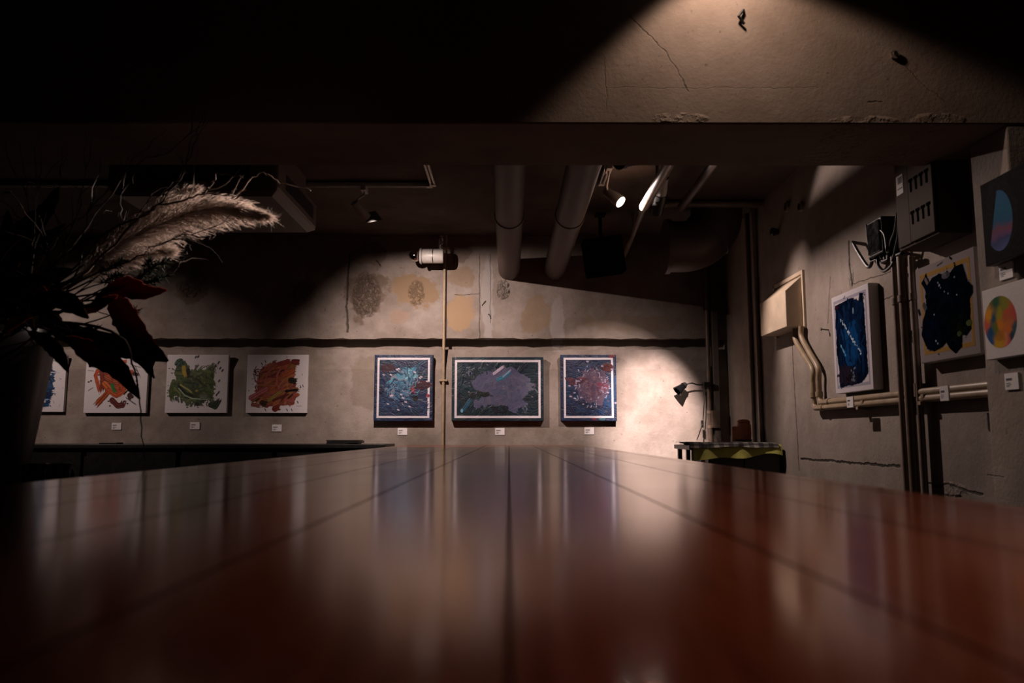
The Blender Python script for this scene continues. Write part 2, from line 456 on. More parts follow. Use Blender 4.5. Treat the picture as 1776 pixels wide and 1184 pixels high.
# ------------------------------------------------------------------ black ledge along the back wall and what lies on it
zl = onY(300, 770, 6.2).z
xl1 = onY(672, 771, 6.2).x
t = thing('sideboard', 'long low black sideboard under the splashed square canvases', 'sideboard', (-3.2, 6.35, 0))
MB().box((XL + .1, 6.08, zl - .03), (xl1, YB - .003, zl)).build('top', M_black, t, bevel=.003)
MB().box((XL + .12, 6.12, .0), (xl1 - .03, YB - .01, zl - .03)).build('body', M_black, t)
for i in range(6):
    xa = XL + .16 + i * .73
    d = MB().box((xa, 6.10, .06), (xa + .69, 6.121, zl - .05)).build('door', M_black, t, bevel=.003)
    MB().box((xa + .62, 6.075, .42), (xa + .635, 6.10, .54)).build('handle', M_blackgloss, d, bevel=.002)
q = onY(597, 768, 6.3)
random.seed(9)
for i in range(4):
    M = Matrix.Translation((q.x + random.uniform(-.006, .012), 6.3, zl + i * .008)) @ Matrix.Rotation(random.uniform(-.09, .09), 4, 'Z')
    o = MB().box((-.125, -.09, .0005), (.125 + random.uniform(-.01, .015), .09, .0078), M).build('menu_folder', M_black, bevel=.001)
    tag(o, 'thin black folder in the small pile at the end of the black sideboard', 'folder', 'black folders piled on the sideboard')
q = onY(193, 768, 6.25)
tag(MB().box((q.x - .07, 6.2, zl + .0005), (q.x + .07, 6.3, zl + .013)).build('notebook', M_black, bevel=.002),
    'flat black notebook lying alone below the orange-red splashed canvas', 'notebook')

# ------------------------------------------------------------------ paintings
def vnoise(rng, H, W, cells, octaves=3):
    out = np.zeros((H, W)); amp = 1; tot = 0
    for o in range(octaves):
        c = max(2, int(cells * 2 ** o)); cy = max(2, int(c * H / W))
        g = rng.random((cy + 2, c + 2))
        y = np.linspace(0, cy, H); x = np.linspace(0, c, W)
        yi = np.minimum(y.astype(int), cy); xi = np.minimum(x.astype(int), c)
        fy = (y - yi)[:, None]; fx = (x - xi)[None, :]
        fy = fy * fy * (3 - 2 * fy); fx = fx * fx * (3 - 2 * fx)
        a = g[yi][:, xi]; b_ = g[yi][:, np.minimum(xi + 1, c + 1)]
        c_ = g[np.minimum(yi + 1, cy + 1)][:, xi]; d = g[np.minimum(yi + 1, cy + 1)][:, np.minimum(xi + 1, c + 1)]
        out += amp * ((a * (1 - fx) + b_ * fx) * (1 - fy) + (c_ * (1 - fx) + d * fx) * fy); tot += amp; amp *= .5
    return out / tot
class Art:
    """a picture painted stroke by stroke; u to the right, v downwards, both in units of the picture's height"""
    def __init__(s, w_, h_, base, seed, res=230):
        s.rng = np.random.default_rng(seed); s.H = res; s.W = int(res * w_ / h_); s.a = w_ / h_; s.w, s.h = w_, h_
        s.rgb = np.ones((s.H, s.W, 3)) * np.array(srgb(base)); s.ht = np.zeros((s.H, s.W))
        s.V, s.U = np.meshgrid(np.linspace(0, 1, s.H), np.linspace(0, s.a, s.W), indexing='ij')
        s.nz = [vnoise(s.rng, s.H, s.W, c) for c in (5, 14, 34)]
    def lay(s, m, c, h=0.0):
        m = np.clip(m, 0, 1)[..., None]
        s.rgb = s.rgb * (1 - m) + np.asarray(c) * m
        s.ht = s.ht * (1 - m[..., 0]) + (s.ht * .4 + h) * m[..., 0]
    def stroke(s, pts, wd, c, c2=None, rough=.35, h=.6, alpha=1.0):
        pd = wd * 1.8 + .012
        xs_, ys_ = [p[0] for p in pts], [p[1] for p in pts]
        i0, i1 = max(0, int((min(ys_) - pd) * (s.H - 1))), min(s.H, int((max(ys_) + pd) * (s.H - 1)) + 2)
        j0, j1 = max(0, int((min(xs_) - pd) / s.a * (s.W - 1))), min(s.W, int((max(xs_) + pd) / s.a * (s.W - 1)) + 2)
        if i1 <= i0 or j1 <= j0: return
        U, V = s.U[i0:i1, j0:j1], s.V[i0:i1, j0:j1]; nz = [q[i0:i1, j0:j1] for q in s.nz]
        best = np.full(U.shape, 9.0); side = np.zeros(U.shape); al = np.zeros(U.shape); acc = 0; over = np.zeros(U.shape)
        m_ = len(pts) - 1
        for q, ((x0, y0), (x1, y1)) in enumerate(zip(pts[:-1], pts[1:])):
            dx, dy = x1 - x0, y1 - y0; L = math.hypot(dx, dy) + 1e-6
            t0 = ((U - x0) * dx + (V - y0) * dy) / L ** 2
            t_ = np.clip(t0, 0, 1)
            ex = U - x0 - t_ * dx; ey = V - y0 - t_ * dy; d = np.hypot(ex, ey); m = d < best
            best = np.where(m, d, best); side = np.where(m, ((U - x0) * dy - (V - y0) * dx) / L, side); al = np.where(m, acc + t_ * L, al)
            if q == m_ - 1: over = np.where(m, np.maximum(0, (t0 - 1) * L), over)
            acc += L
        lim = wd * (1 + rough * 1.0 * (nz[1] - .5) + rough * .6 * (nz[2] - .5))
        m = np.clip((lim - best) / .005 + .5, 0, 1)
        ph = s.rng.random() * 9; fr = 3.5 / max(wd, .004)
        br = .5 + .32 * np.sin(side * fr * 2 + ph) + .25 * np.sin(side * fr * 5.3 + ph * 2.1 + 1.5 * nz[0]) + .5 * (nz[2] - .5)
        # dry, ragged tail: bristles run out at different lengths
        tail = acc * (.86 + .22 * np.clip(br, 0, 1))
        m = m * np.clip((tail - al - over) / .012 + .5, 0, 1) * alpha
        k = np.clip(br, 0, 1)[..., None]
        c = np.array(srgb(c)); c2 = c * .45 if c2 is None else np.array(srgb(c2))
        colr = c * (1 - k) + c2 * k
        edge = np.clip((best / np.maximum(lim, 1e-4) - .72) / .28, 0, 1)[..., None]
        colr = colr * (1 - .35 * edge)
        mm = np.clip(m, 0, 1)[..., None]
        s.rgb[i0:i1, j0:j1] = s.rgb[i0:i1, j0:j1] * (1 - mm) + colr * mm
        hh_ = s.ht[i0:i1, j0:j1]; s.ht[i0:i1, j0:j1] = hh_ * (1 - m) + (hh_ * .4 + h * (.4 + .6 * k[..., 0])) * m
    def blob(s, cx, cy, rx, ry, c, c2=None, rough=.5, soft=.06, alpha=1.0, h=.4):
        d = np.hypot((s.U - cx) / rx, (s.V - cy) / ry) + rough * 2 * (.6 * (s.nz[0] - .5) + .4 * (s.nz[1] - .5))
        m = np.clip((1 - d) / soft + .5, 0, 1) * alpha
        c = np.array(srgb(c)); c2 = c * .6 if c2 is None else np.array(srgb(c2))
        k = np.clip((s.nz[1] - .3) * 1.8 + (s.nz[2] - .5), 0, 1)[..., None]
        s.lay(m, c * (1 - k) + c2 * k, h)
    def poly_mask(s, poly, wob=.05):
        U = s.U + (s.nz[1] - .5) * wob + (s.nz[2] - .5) * wob * .6; V = s.V + (s.nz[0] - .5) * wob + (s.nz[2] - .5) * wob * .6
        ins = np.zeros((s.H, s.W), bool)
        for (x0, y0), (x1, y1) in zip(poly, poly[1:] + poly[:1]):
            if y0 == y1: continue
            ins ^= ((V < y0) != (V < y1)) & (U < (x1 - x0) * (V - y0) / (y1 - y0) + x0)
        return ins.astype(float)
    def poly(s, poly, c, c2=None, wob=.05, h=.4, alpha=1.0):
        c = np.array(srgb(c)); c2 = c * .5 if c2 is None else np.array(srgb(c2))
        k = np.clip((s.nz[1] - .3) * 2 + (s.nz[2] - .5) * .8, 0, 1)[..., None]
        s.lay(s.poly_mask(poly, wob) * alpha, c * (1 - k) + c2 * k, h)
    def scrub(s, poly, n_, ang, jit, length, wd, pal, rough=.35, h=.6, loose=.12):
        keep, keep_h = s.rgb.copy(), s.ht.copy()
        m = s.poly_mask(poly, 0) > .5; ys, xs_ = np.nonzero(m)
        for _ in range(int(n_ * 1.9)):
            i = s.rng.integers(len(ys)); x, y = s.U[ys[i], xs_[i]], s.V[ys[i], xs_[i]]
            a = ang + s.rng.normal() * jit; L = length * (.5 + s.rng.random()); b_ = s.rng.normal() * .4
            pts = [(x - math.cos(a - b_) * L / 2, y - math.sin(a - b_) * L / 2), (x, y), (x + math.cos(a + b_) * L / 2, y + math.sin(a + b_) * L / 2)]
            s.stroke(pts, wd * (.25 + .75 * s.rng.random()), pal[s.rng.integers(len(pal))], pal[s.rng.integers(len(pal))], rough, h)
        cx, cy = sum(p[0] for p in poly) / len(poly), sum(p[1] for p in poly) / len(poly)
        big = [(cx + (x - cx) * 1.08, cy + (y - cy) * 1.08) for x, y in poly]
        m = np.clip(s.poly_mask(big, .11) + (s.nz[2] > 1 - loose * 2.6), 0, 1)
        s.rgb = keep * (1 - m[..., None]) + s.rgb * m[..., None]; s.ht = keep_h * (1 - m) + s.ht * m
    def dim(s, k):
        s.rgb = s.rgb * k
    def frame(s, o, th, c):
        for lo, hi, ax in ((o, o + th, 0), (s.a - o - th, s.a - o, 0), (o, o + th, 1), (1 - o - th, 1 - o, 1)):
            A, B = (s.U, s.V) if ax == 0 else (s.V, s.U); top = (1 if ax == 0 else s.a) - o
            m = (A >= lo) & (A <= hi) & (B >= o) & (B <= top)
            s.lay(m.astype(float), srgb(c), .25)

def hang(art, name, label, corner, du, nrm, thick, side_mat, paint=None, group=None, relief=.0035, tone=1.0):
    """corner: top left of the front face; du: unit vector to the right along the wall; nrm: out of the wall"""
    du, nrm, corner = Vector(du), Vector(nrm), Vector(corner); dv = Vector((0, 0, -1))
    w_, h_ = art.w, art.h
    base = corner + du * w_ / 2 + dv * h_ - nrm * thick
    t = thing(name, label, 'painting', base, group)
    back = corner - nrm * thick
    f = [corner, corner + du * w_, corner + du * w_ + dv * h_, corner + dv * h_]
    bk = [back, back + du * w_, back + du * w_ + dv * h_, back + dv * h_]
    MB().hexa([*f, *bk]).build('canvas', side_mat, t, bevel=.002)
    me = bpy.data.meshes.new('painted_face'); H, W = art.H, art.W
    U = np.linspace(.001, w_ - .001, W); V = np.linspace(.001, h_ - .001, H)
    VV, UU = np.meshgrid(V, U, indexing='ij'); ht = .0012 + relief * art.ht
    ht[0] = ht[-1] = .0006; ht[:, 0] = ht[:, -1] = .0006
    P = (np.array(corner - base)[None, None] + UU[..., None] * np.array(du) + VV[..., None] * np.array(dv) + ht[..., None] * np.array(nrm))
    idx = np.arange(H * W).reshape(H, W)
    F = np.stack([idx[:-1, :-1], idx[1:, :-1], idx[1:, 1:], idx[:-1, 1:]], -1).reshape(-1, 4)
    if du.cross(dv).dot(nrm) > 0: F = F[:, ::1]
    else: F = F[:, ::-1]
    me.from_pydata(P.reshape(-1, 3).tolist(), [], F.tolist()); me.update()
    ca = me.attributes.new('Col', 'FLOAT_COLOR', 'POINT')
    rgba = np.ones((H * W, 4), np.float32); rgba[:, :3] = np.clip(art.rgb * tone, 0, .9).reshape(-1, 3)
    ca.data.foreach_set('color', rgba.ravel())
    me.polygons.foreach_set('use_smooth', [True] * len(me.polygons)); me.materials.append(paint or M_paint)
    o = bpy.data.objects.new('painted_face', me); COL.objects.link(o); o.parent = t
    return t
def hang_back(art, name, label, x0, y0, x1, thick, mat, **k):
    a = onY(x0, y0, YB - thick); a.y = YB - thick - .002
    return hang(art, name, label, a, (1, 0, 0), (0, -1, 0), thick, mat, **k)
def size_back(x0, y0, x1, y1, thick):
    a = onY(x0, y0, YB - thick); c = onY(x1, y1, YB - thick); return c.x - a.x, a.z - c.z

CW = (.86, .83, .84)
# blue splash
ww, hh = size_back(10, 616, 110, 714, .03); A = Art(ww, hh, CW, 11)
pb = [(.15, .12), (.5, .08), (.8, .16), (.9, .3), (.88, .55), (.85, .75), (.82, .9), (.5, .92), (.2, .85), (.1, .5)]
A.poly(pb, (.09, .20, .36), (.05, .12, .24), .06); A.scrub(pb, 60, .1, .35, .35, .035, [(.08, .20, .36), (.10, .28, .46), (.05, .12, .24), (.30, .42, .56), (.06, .15, .30)])
A.scrub(pb, 14, .1, .4, .14, .02, [CW, (.5, .62, .74)])
hang_back(A, 'abstract_painting', 'square white canvas splashed with deep blue, partly behind the dark vase', 10, 616, 110, .03, M_canvas)
# orange splash
ww, hh = size_back(151, 615, 253, 716, .03); A = Art(ww, hh, CW, 12)
OR, RD, BR, BK = (.80, .36, .13), (.60, .19, .09), (.30, .09, .06), (.10, .05, .05)
A.scrub([(.25, .3), (.45, .2), (.7, .25), (.75, .4), (.6, .65), (.35, .62)], 34, .9, .6, .25, .035, [RD, OR, BR, (.5, .15, .08)])
A.stroke([(.2, .28), (.17, .36), (.22, .52), (.27, .66)], .032, OR, RD)
A.stroke([(.27, .30), (.30, .45), (.29, .63)], .04, RD, BR)
A.stroke([(.42, .62), (.32, .74), (.21, .87)], .05, OR, BR)
A.stroke([(.34, .5), (.40, .56), (.36, .6)], .05, (.88, .48, .16), RD)
A.stroke([(.42, .62), (.55, .70), (.66, .64), (.70, .52)], .045, OR, RD)
A.stroke([(.48, .78), (.58, .88), (.66, .87), (.69, .79)], .045, (.42, .11, .08), BR)
A.stroke([(.47, .52), (.50, .60), (.54, .66)], .028, (.15, .55, .25), (.05, .3, .12))
A.stroke([(.78, .30), (.73, .42)], .04, OR, RD); A.stroke([(.62, .12), (.70, .11)], .03, OR, RD)
A.stroke([(.75, .45), (.85, .62)], .018, BK); A.stroke([(.68, .68), (.78, .57)], .012, BK); A.stroke([(.72, .74), (.9, .86)], .008, BK)
A.stroke([(.83, .33), (.92, .34)], .03, BR, BK); A.stroke([(.78, .70), (.82, .76)], .05, BR, BK, .6)
for (x, y) in ((.06, .47), (.10, .45), (.06, .2), (.88, .45), (.9, .52), (.7, .8), (.75, .84), (.42, .8), (.45, .88)): A.blob(x, y, .018, .014, BK, rough=.3)
for (x, y, x2, y2) in ((.03, .27, .14, .28), (.06, .62, .15, .56), (.8, .18, .95, .22), (.85, .2, .95, .4), (.76, .15, .9, .3)): A.stroke([(x, y), (x2, y2)], .005, BK)
hang_back(A, 'abstract_painting', 'square white canvas splashed with orange and red, behind the drooping dark leaves', 151, 615, 253, .03, M_canvas)
# green splash
ww, hh = size_back(291, 615, 393, 716, .03); A = Art(ww, hh, CW, 13)
pg = [(.16, .16), (.3, .1), (.4, .3), (.55, .27), (.66, .25), (.8, .17), (.82, .45), (.8, .78), (.72, .8), (.5, .82), (.35, .77), (.2, .72), (.1, .72), (.10, .55), (.15, .42)]
G = [(.28, .34, .17), (.36, .42, .20), (.18, .24, .13), (.45, .48, .28), (.10, .14, .10), (.30, .36, .24)]
A.scrub([(.42, .2), (.85, .15), (.82, .4), (.5, .35)], 22, -1.05, .25, .2, .012, [(.35, .32, .33), (.2, .22, .2), (.45, .45, .35)])
A.scrub([(.12, .76), (.9, .8), (.8, .9), (.3, .86)], 14, 1.2, .5, .14, .02, [(.25, .3, .22), (.15, .16, .14), (.4, .42, .38)])
A.poly(pg, (.27, .34, .17), (.14, .19, .11), .05); A.scrub(pg, 70, .6, .45, .24, .026, G)
A.stroke([(.19, .15), (.22, .12), (.26, .18)], .06, (.13, .26, .20), (.06, .14, .12))
A.stroke([(.13, .45), (.08, .62), (.12, .80)], .035, (.33, .40, .18), (.2, .26, .1))
A.stroke([(.29, .22), (.30, .31), (.34, .38)], .034, (.78, .65, .22), (.6, .5, .15))
A.stroke([(.37, .26), (.38, .37)], .03, (.07, .10, .06)); A.stroke([(.22, .54), (.34, .66), (.5, .72)], .022, (.06, .08, .06))
A.stroke([(.22, .58), (.33, .70), (.46, .755), (.62, .765), (.78, .765)], .010, (.75, .82, .74), (.4, .5, .4), .15)
A.stroke([(.25, .52), (.38, .6), (.46, .66)], .014, (.70, .70, .40)); A.stroke([(.62, .72), (.72, .71)], .04, (.45, .48, .42))
A.stroke([(.78, .86), (.86, .9), (.93, .76)], .045, (.2, .26, .17), (.12, .14, .12)); A.blob(.53, .62, .03, .02, (.7, .62, .25), rough=.3)
for (x, y) in ((.48, .05), (.52, .04), (.91, .24), (.95, .28), (.88, .14), (.9, .46), (.9, .66), (.87, .7)): A.stroke([(x, y), (x + .02, y - .035)], .014, (.2, .17, .18))
hang_back(A, 'abstract_painting', 'square white canvas splashed with olive and dark green and one yellow dab', 291, 615, 393, .03, M_canvas)
# russet splash
ww, hh = size_back(430, 615, 532, 716, .03); A = Art(ww, hh, CW, 14)
pr = [(.2, .3), (.3, .2), (.45, .15), (.7, .12), (.85, .2), (.8, .4), (.85, .55), (.87, .72), (.8, .85), (.5, .9), (.25, .85), (.08, .75), (.2, .6)]
RP = [(.55, .24, .17), (.64, .38, .22), (.40, .15, .11), (.66, .36, .34), (.22, .10, .08), (.58, .40, .22), (.5, .2, .14)]
A.scrub([(.12, .25), (.3, .2), (.3, .65), (.15, .65)], 16, .9, .5, .10, .012, [(.3, .12, .12), (.55, .3, .3)])
A.poly(pr, (.52, .25, .18), (.32, .13, .10), .06); A.scrub(pr, 95, -.62, .35, .26, .026, RP)
A.stroke([(.08, .74), (.22, .66), (.38, .57)], .045, (.72, .42, .44), (.5, .2, .2)); A.stroke([(.55, .16), (.68, .12), (.74, .12)], .04, (.56, .22, .20))
A.stroke([(.8, .12), (.9, .13)], .05, (.45, .17, .16)); A.stroke([(.4, .78), (.55, .66), (.62, .62)], .03, (.62, .55, .28), (.4, .25, .1))
A.stroke([(.62, .36), (.82, .26)], .04, (.66, .32, .18)); A.stroke([(.76, .44), (.86, .46)], .05, (.14, .12, .10)); A.stroke([(.68, .63), (.88, .60)], .02, (.10, .06, .06))
A.stroke([(.28, .83), (.36, .86)], .05, (.24, .14, .10)); A.stroke([(.5, .93), (.58, .9)], .05, (.50, .18, .14)); A.stroke([(.12, .86), (.25, .88)], .035, (.62, .36, .34))
for (x, y) in ((.3, .1), (.24, .14), (.14, .28), (.12, .40), (.15, .55), (.92, .53), (.96, .52), (.88, .8), (.33, .93), (.7, .93), (.78, .93)): A.stroke([(x, y), (x + .02, y + .04)], .007, (.25, .12, .12))
A.stroke([(.87, .885), (.97, .88)], .003, (.3, .2, .2))
hang_back(A, 'abstract_painting', 'square white canvas splashed with russet and brown, last of the unframed white ones', 430, 615, 532, .03, M_canvas)

# navy and turquoise with a white painted border
TH = .055
WB = (.82, .79, .82)
ww, hh = size_back(650, 615, 750, 730, TH); A = Art(ww, hh, (.10, .15, .27), 21, 260)
full = [(0, 0), (A.a, 0), (A.a, 1), (0, 1)]
A.scrub(full, 90, .2, .6, .2, .04, [(.09, .13, .26), (.12, .19, .32), (.06, .09, .19), (.16, .18, .30), (.08, .20, .26)])
A.frame(.045, .03, WB)
A.blob(.2, .2, .12, .08, (.2, .08, .14), (.12, .07, .14)); A.blob(.72, .46, .14, .07, (.24, .08, .12), (.14, .06, .12))
A.scrub([(.22, .42), (.5, .18), (.62, .17), (.66, .36), (.45, .45)], 46, -.6, .3, .18, .02, [(.22, .50, .62), (.30, .60, .68), (.16, .38, .52), (.10, .28, .42), (.5, .7, .76)])
A.scrub([(.2, .45), (.55, .42), (.55, .68), (.25, .65)], 40, .15, .4, .16, .014, [(.14, .30, .46), (.10, .20, .36), (.36, .52, .62), (.10, .14, .28)])
A.scrub([(.54, .46), (.62, .46), (.62, .58), (.56, .56)], 9, 1.1, .6, .07, .010, [(.56, .14, .18), (.4, .08, .14), (.66, .26, .28), (.26, .06, .1)])
rr = np.random.default_rng(7)
for _ in range(120):
    a_ = rr.random() * 6.28; r_ = .30 * rr.random() ** .6; x, y = .43 + math.cos(a_) * r_ * .95, .47 + math.sin(a_) * r_; q_ = a_ + 1.9
    L_ = .02 + .05 * rr.random(); A.stroke([(x, y), (x + math.cos(q_) * L_, y + math.sin(q_) * L_), (x + math.cos(q_ + .6) * L_ * 1.8, y + math.sin(q_ + .6) * L_ * 1.8)], .003 + .006 * rr.random(),
             [(.24, .46, .58), (.12, .28, .42), (.38, .56, .66), (.08, .14, .26), (.55, .56, .64)][rr.integers(5)], None, .6)
A.blob(.63, .66, .04, .05, (.05, .04, .07)); A.scrub([(.15, .7), (.8, .7), (.8, .85), (.15, .85)], 24, .1, .4, .12, .012, [(.12, .20, .34), (.2, .3, .42), (.07, .1, .2)])
for (x, y) in ((.26, .61), (.24, .62), (.43, .65), (.47, .71), (.53, .78), (.33, .22), (.36, .21), (.24, .3), (.60, .26), (.68, .35), (.7, .33), (.13, .3), (.2, .74), (.36, .83), (.8, .64), (.79, .4), (.4, .6)):
    A.stroke([(x, y), (x + .03, y + .012)], .009, (.82, .78, .82), (.6, .55, .65), .7)
A.blob(.82, .62, .03, .03, (.6, .2, .25))
hang_back(A, 'bordered_painting', 'upright navy painting with a turquoise swirl and red spot inside a white border', 650, 615, 750, TH, M_navy)
# teal and mauve, landscape format
ww, hh = size_back(784, 619, 943, 730, TH); A = Art(ww, hh, (.06, .13, .19), 22, 260)
full = [(0, 0), (A.a, 0), (A.a, 1), (0, 1)]
A.scrub(full, 90, .3, .9, .2, .05, [(.06, .14, .18), (.08, .18, .22), (.05, .10, .15), (.09, .16, .20), (.07, .13, .14)])
A.frame(.045, .034, WB)
cl = [(.28, .35), (.5, .25), (.75, .2), (.95, .17), (1.2, .3), (1.25, .5), (1.12, .6), (1.2, .72), (.98, .86), (.8, .75), (.62, .74), (.35, .8), (.32, .72), (.62, .6), (.36, .52)]
A.poly(cl, (.31, .31, .41), (.25, .25, .36), .14, h=.2); A.scrub([(.42, .38), (1.1, .3), (1.1, .5), (.9, .7), (.5, .72)], 26, .2, .9, .12, .04, [(.31, .31, .41), (.28, .28, .39), (.34, .33, .41), (.27, .30, .40)], h=.3)
A.scrub([(.25, .55), (.55, .55), (.6, .63), (.3, .65)], 12, .2, .5, .1, .02, [(.04, .07, .07), (.06, .10, .08)])
A.scrub([(.6, .72), (.9, .75), (.85, .88), (.65, .86)], 14, .6, .7, .1, .02, [(.05, .07, .12), (.06, .09, .14)])
A.stroke([(.66, .26), (.82, .14)], .022, (.72, .66, .74), (.5, .45, .55), .6); A.stroke([(.72, .35), (.80, .32), (.92, .22)], .03, (.18, .46, .56), (.12, .3, .42)); A.stroke([(.80, .31), (.93, .2)], .006, (.7, .72, .78))
A.stroke([(.19, .82), (.3, .66)], .03, (.12, .34, .44), (.10, .2, .3)); A.blob(.16, .84, .02, .03, (.4, .6, .7)); A.scrub([(.18, .14), (.34, .14), (.34, .27), (.2, .27)], 12, .8, 1.0, .05, .007, [(.42, .44, .52), (.25, .3, .38), (.14, .2, .26)])
A.scrub([(1.15, .38), (1.3, .4), (1.3, .52), (1.18, .52)], 10, .2, .6, .08, .02, [(.38, .38, .44), (.32, .32, .40)]); A.stroke([(1.3, .5), (1.36, .57)], .008, (.42, .42, .48)); A.scrub([(1.12, .75), (1.2, .76), (1.18, .88), (1.1, .86)], 6, 1.2, .6, .06, .008, [(.42, .44, .52), (.2, .24, .32)])
for (x, y) in ((.8, .46), (.81, .49), (.27, .45), (.26, .55), (1.12, .08), (.55, .12), (1.25, .62)): A.stroke([(x, y), (x + .025, y + .01)], .007, (.50, .47, .55), rough=.7)
hang_back(A, 'bordered_painting', 'wide dark teal painting with a mauve cloud shape inside a white border', 784, 619, 943, TH, M_navy)
# navy and pink
ww, hh = size_back(972, 615, 1070, 730, TH); A = Art(ww, hh, (.09, .15, .27), 23, 260)
full = [(0, 0), (A.a, 0), (A.a, 1), (0, 1)]
A.scrub(full, 90, .5, .7, .2, .04, [(.08, .14, .26), (.09, .20, .34), (.06, .09, .18), (.13, .13, .25)])
A.scrub([(.6, .45), (.85, .3), (.85, .8), (.6, .8)], 16, 1.2, .4, .2, .03, [(.08, .24, .40), (.07, .18, .32)])
A.frame(.045, .03, WB)
pk = [(.22, .45), (.3, .28), (.45, .2), (.62, .22), (.72, .4), (.7, .55), (.66, .68), (.6, .8), (.4, .74), (.26, .64)]
A.poly(pk, (.36, .28, .35), (.24, .20, .30), .18, h=.3); A.scrub([(.3, .36), (.6, .3), (.64, .6), (.4, .68)], 46, -.2, 1.2, .08, .016, [(.42, .31, .38), (.32, .25, .34), (.50, .40, .46), (.38, .20, .28), (.28, .25, .34), (.2, .16, .26)])
A.scrub([(.1, .36), (.4, .36), (.36, .46), (.12, .46)], 12, .1, .4, .12, .02, [(.28, .10, .16), (.35, .14, .2), (.2, .1, .18)])
A.scrub([(.55, .42), (.7, .4), (.68, .52), (.58, .52)], 8, -.4, .4, .09, .02, [(.46, .20, .29), (.40, .17, .27)]); A.blob(.7, .19, .09, .06, (.34, .10, .10), (.2, .07, .09), .7)
rr = np.random.default_rng(5)
for _ in range(70):
    a_ = rr.random() * 6.28; r_ = .18 + .13 * rr.random(); x, y = .46 + math.cos(a_) * r_ * .9, .48 + math.sin(a_) * r_ * 1.05
    A.stroke([(x, y), (x + rr.normal() * .015, y + rr.normal() * .02)], .004 + .005 * rr.random(), (.72, .68, .76), (.45, .45, .6), .8)
for (x, y) in ((.12, .47), (.14, .63), (.62, .17), (.77, .22), (.7, .57), (.82, .73), (.4, .1), (.2, .66)): A.stroke([(x, y), (x + .03, y + .005)], .012, (.75, .70, .78), (.4, .4, .55), .8)
A.blob(.78, .02, .05, .03, (.45, .12, .14)); A.blob(.5, .975, .04, .02, (.4, .12, .18)); A.blob(.62, .975, .05, .02, (.2, .36, .42))
hang_back(A, 'bordered_painting', 'upright navy painting with a pink and mauve burst inside a white border', 972, 615, 1070, TH, M_navy)

# ------- paintings along the right wall
def hang_right(art_fn, name, label, px0, py0, py1, px1, X, thick, mat, paint=None):
    xf = X - thick - .003
    a = onX(px0, py0, xf); c = onX(px0, py1, xf); e = onX(px1, py0, xf)
    art = art_fn(a.y - e.y, a.z - c.z)
    return hang(art, name, label, a, (0, -1, 0), (-1, 0, 0), thick, mat, paint or M_paint_dull, relief=.0025)
def art_blue(w_, h_):
    A = Art(w_, h_, (.80, .77, .79), 31, 260); a = A.a
    A.frame(.05, .03, (.62, .60, .66)); inner = [(.07 * a / .8, .1), (.2, .07), (.55 * a / .8, .07), (.68 * a / .8, .05), (.72 * a / .8, .2), (.72 * a / .8, .82), (.55 * a / .8, .93), (.2, .95), (.08, .94)]
    s_ = a / .8
    inner = [(.08 * s_, .10), (.14 * s_, .09), (.50 * s_, .08), (.52 * s_, .14), (.56 * s_, .10), (.60 * s_, .16), (.62 * s_, .06), (.70 * s_, .08), (.72 * s_, .84), (.58 * s_, .93), (.12 * s_, .95), (.07 * s_, .55)]
    A.poly(inner, (.05, .09, .17), (.03, .05, .10), .03)
    A.scrub([(.12 * s_, .15), (.66 * s_, .14), (.66 * s_, .8), (.14 * s_, .9)], 60, 1.55, .25, .22, .03, [(.05, .12, .24), (.06, .18, .34), (.04, .07, .14), (.07, .14, .26), (.04, .09, .2)])
    A.scrub([(.2 * s_, .35), (.5 * s_, .3), (.6 * s_, .7), (.3 * s_, .75)], 16, 1.5, .2, .22, .03, [(.08, .26, .46), (.07, .22, .40)])
    A.scrub([(.1 * s_, .72), (.5 * s_, .8), (.5 * s_, .93), (.1 * s_, .93)], 20, 1.5, .3, .12, .03, [(.16, .13, .18), (.12, .11, .16)])
    r_ = np.random.default_rng(3)
    for i in range(46):
        t_ = r_.random(); x = (.20 + .42 * t_) * s_; y = .26 + .40 * t_ + r_.normal() * .008
        A.blob(x + r_.normal() * .006, y, .005 + .006 * r_.random(), .006 + .008 * r_.random(), (.78, .84, .88), (.5, .6, .7), .4)
    for i in range(22):
        t_ = r_.random(); A.blob((.16 + .12 * t_) * s_ + r_.normal() * .008, .50 + .14 * t_, .006, .012, (.40, .66, .80), (.2, .45, .65), .4)
    for i in range(14): A.blob((.36 + .1 * r_.random()) * s_, .77 + .13 * r_.random(), .008, .012, (.45, .50, .58), rough=.5)
    A.blob(.48 * s_, .21, .015, .03, (.5, .62, .72)); A.blob(.13 * s_, .12, .03, .02, (.25, .08, .16)); A.blob(.3 * s_, .86, .07, .05, (.10, .07, .10), (.25, .2, .25), .7)
    return A
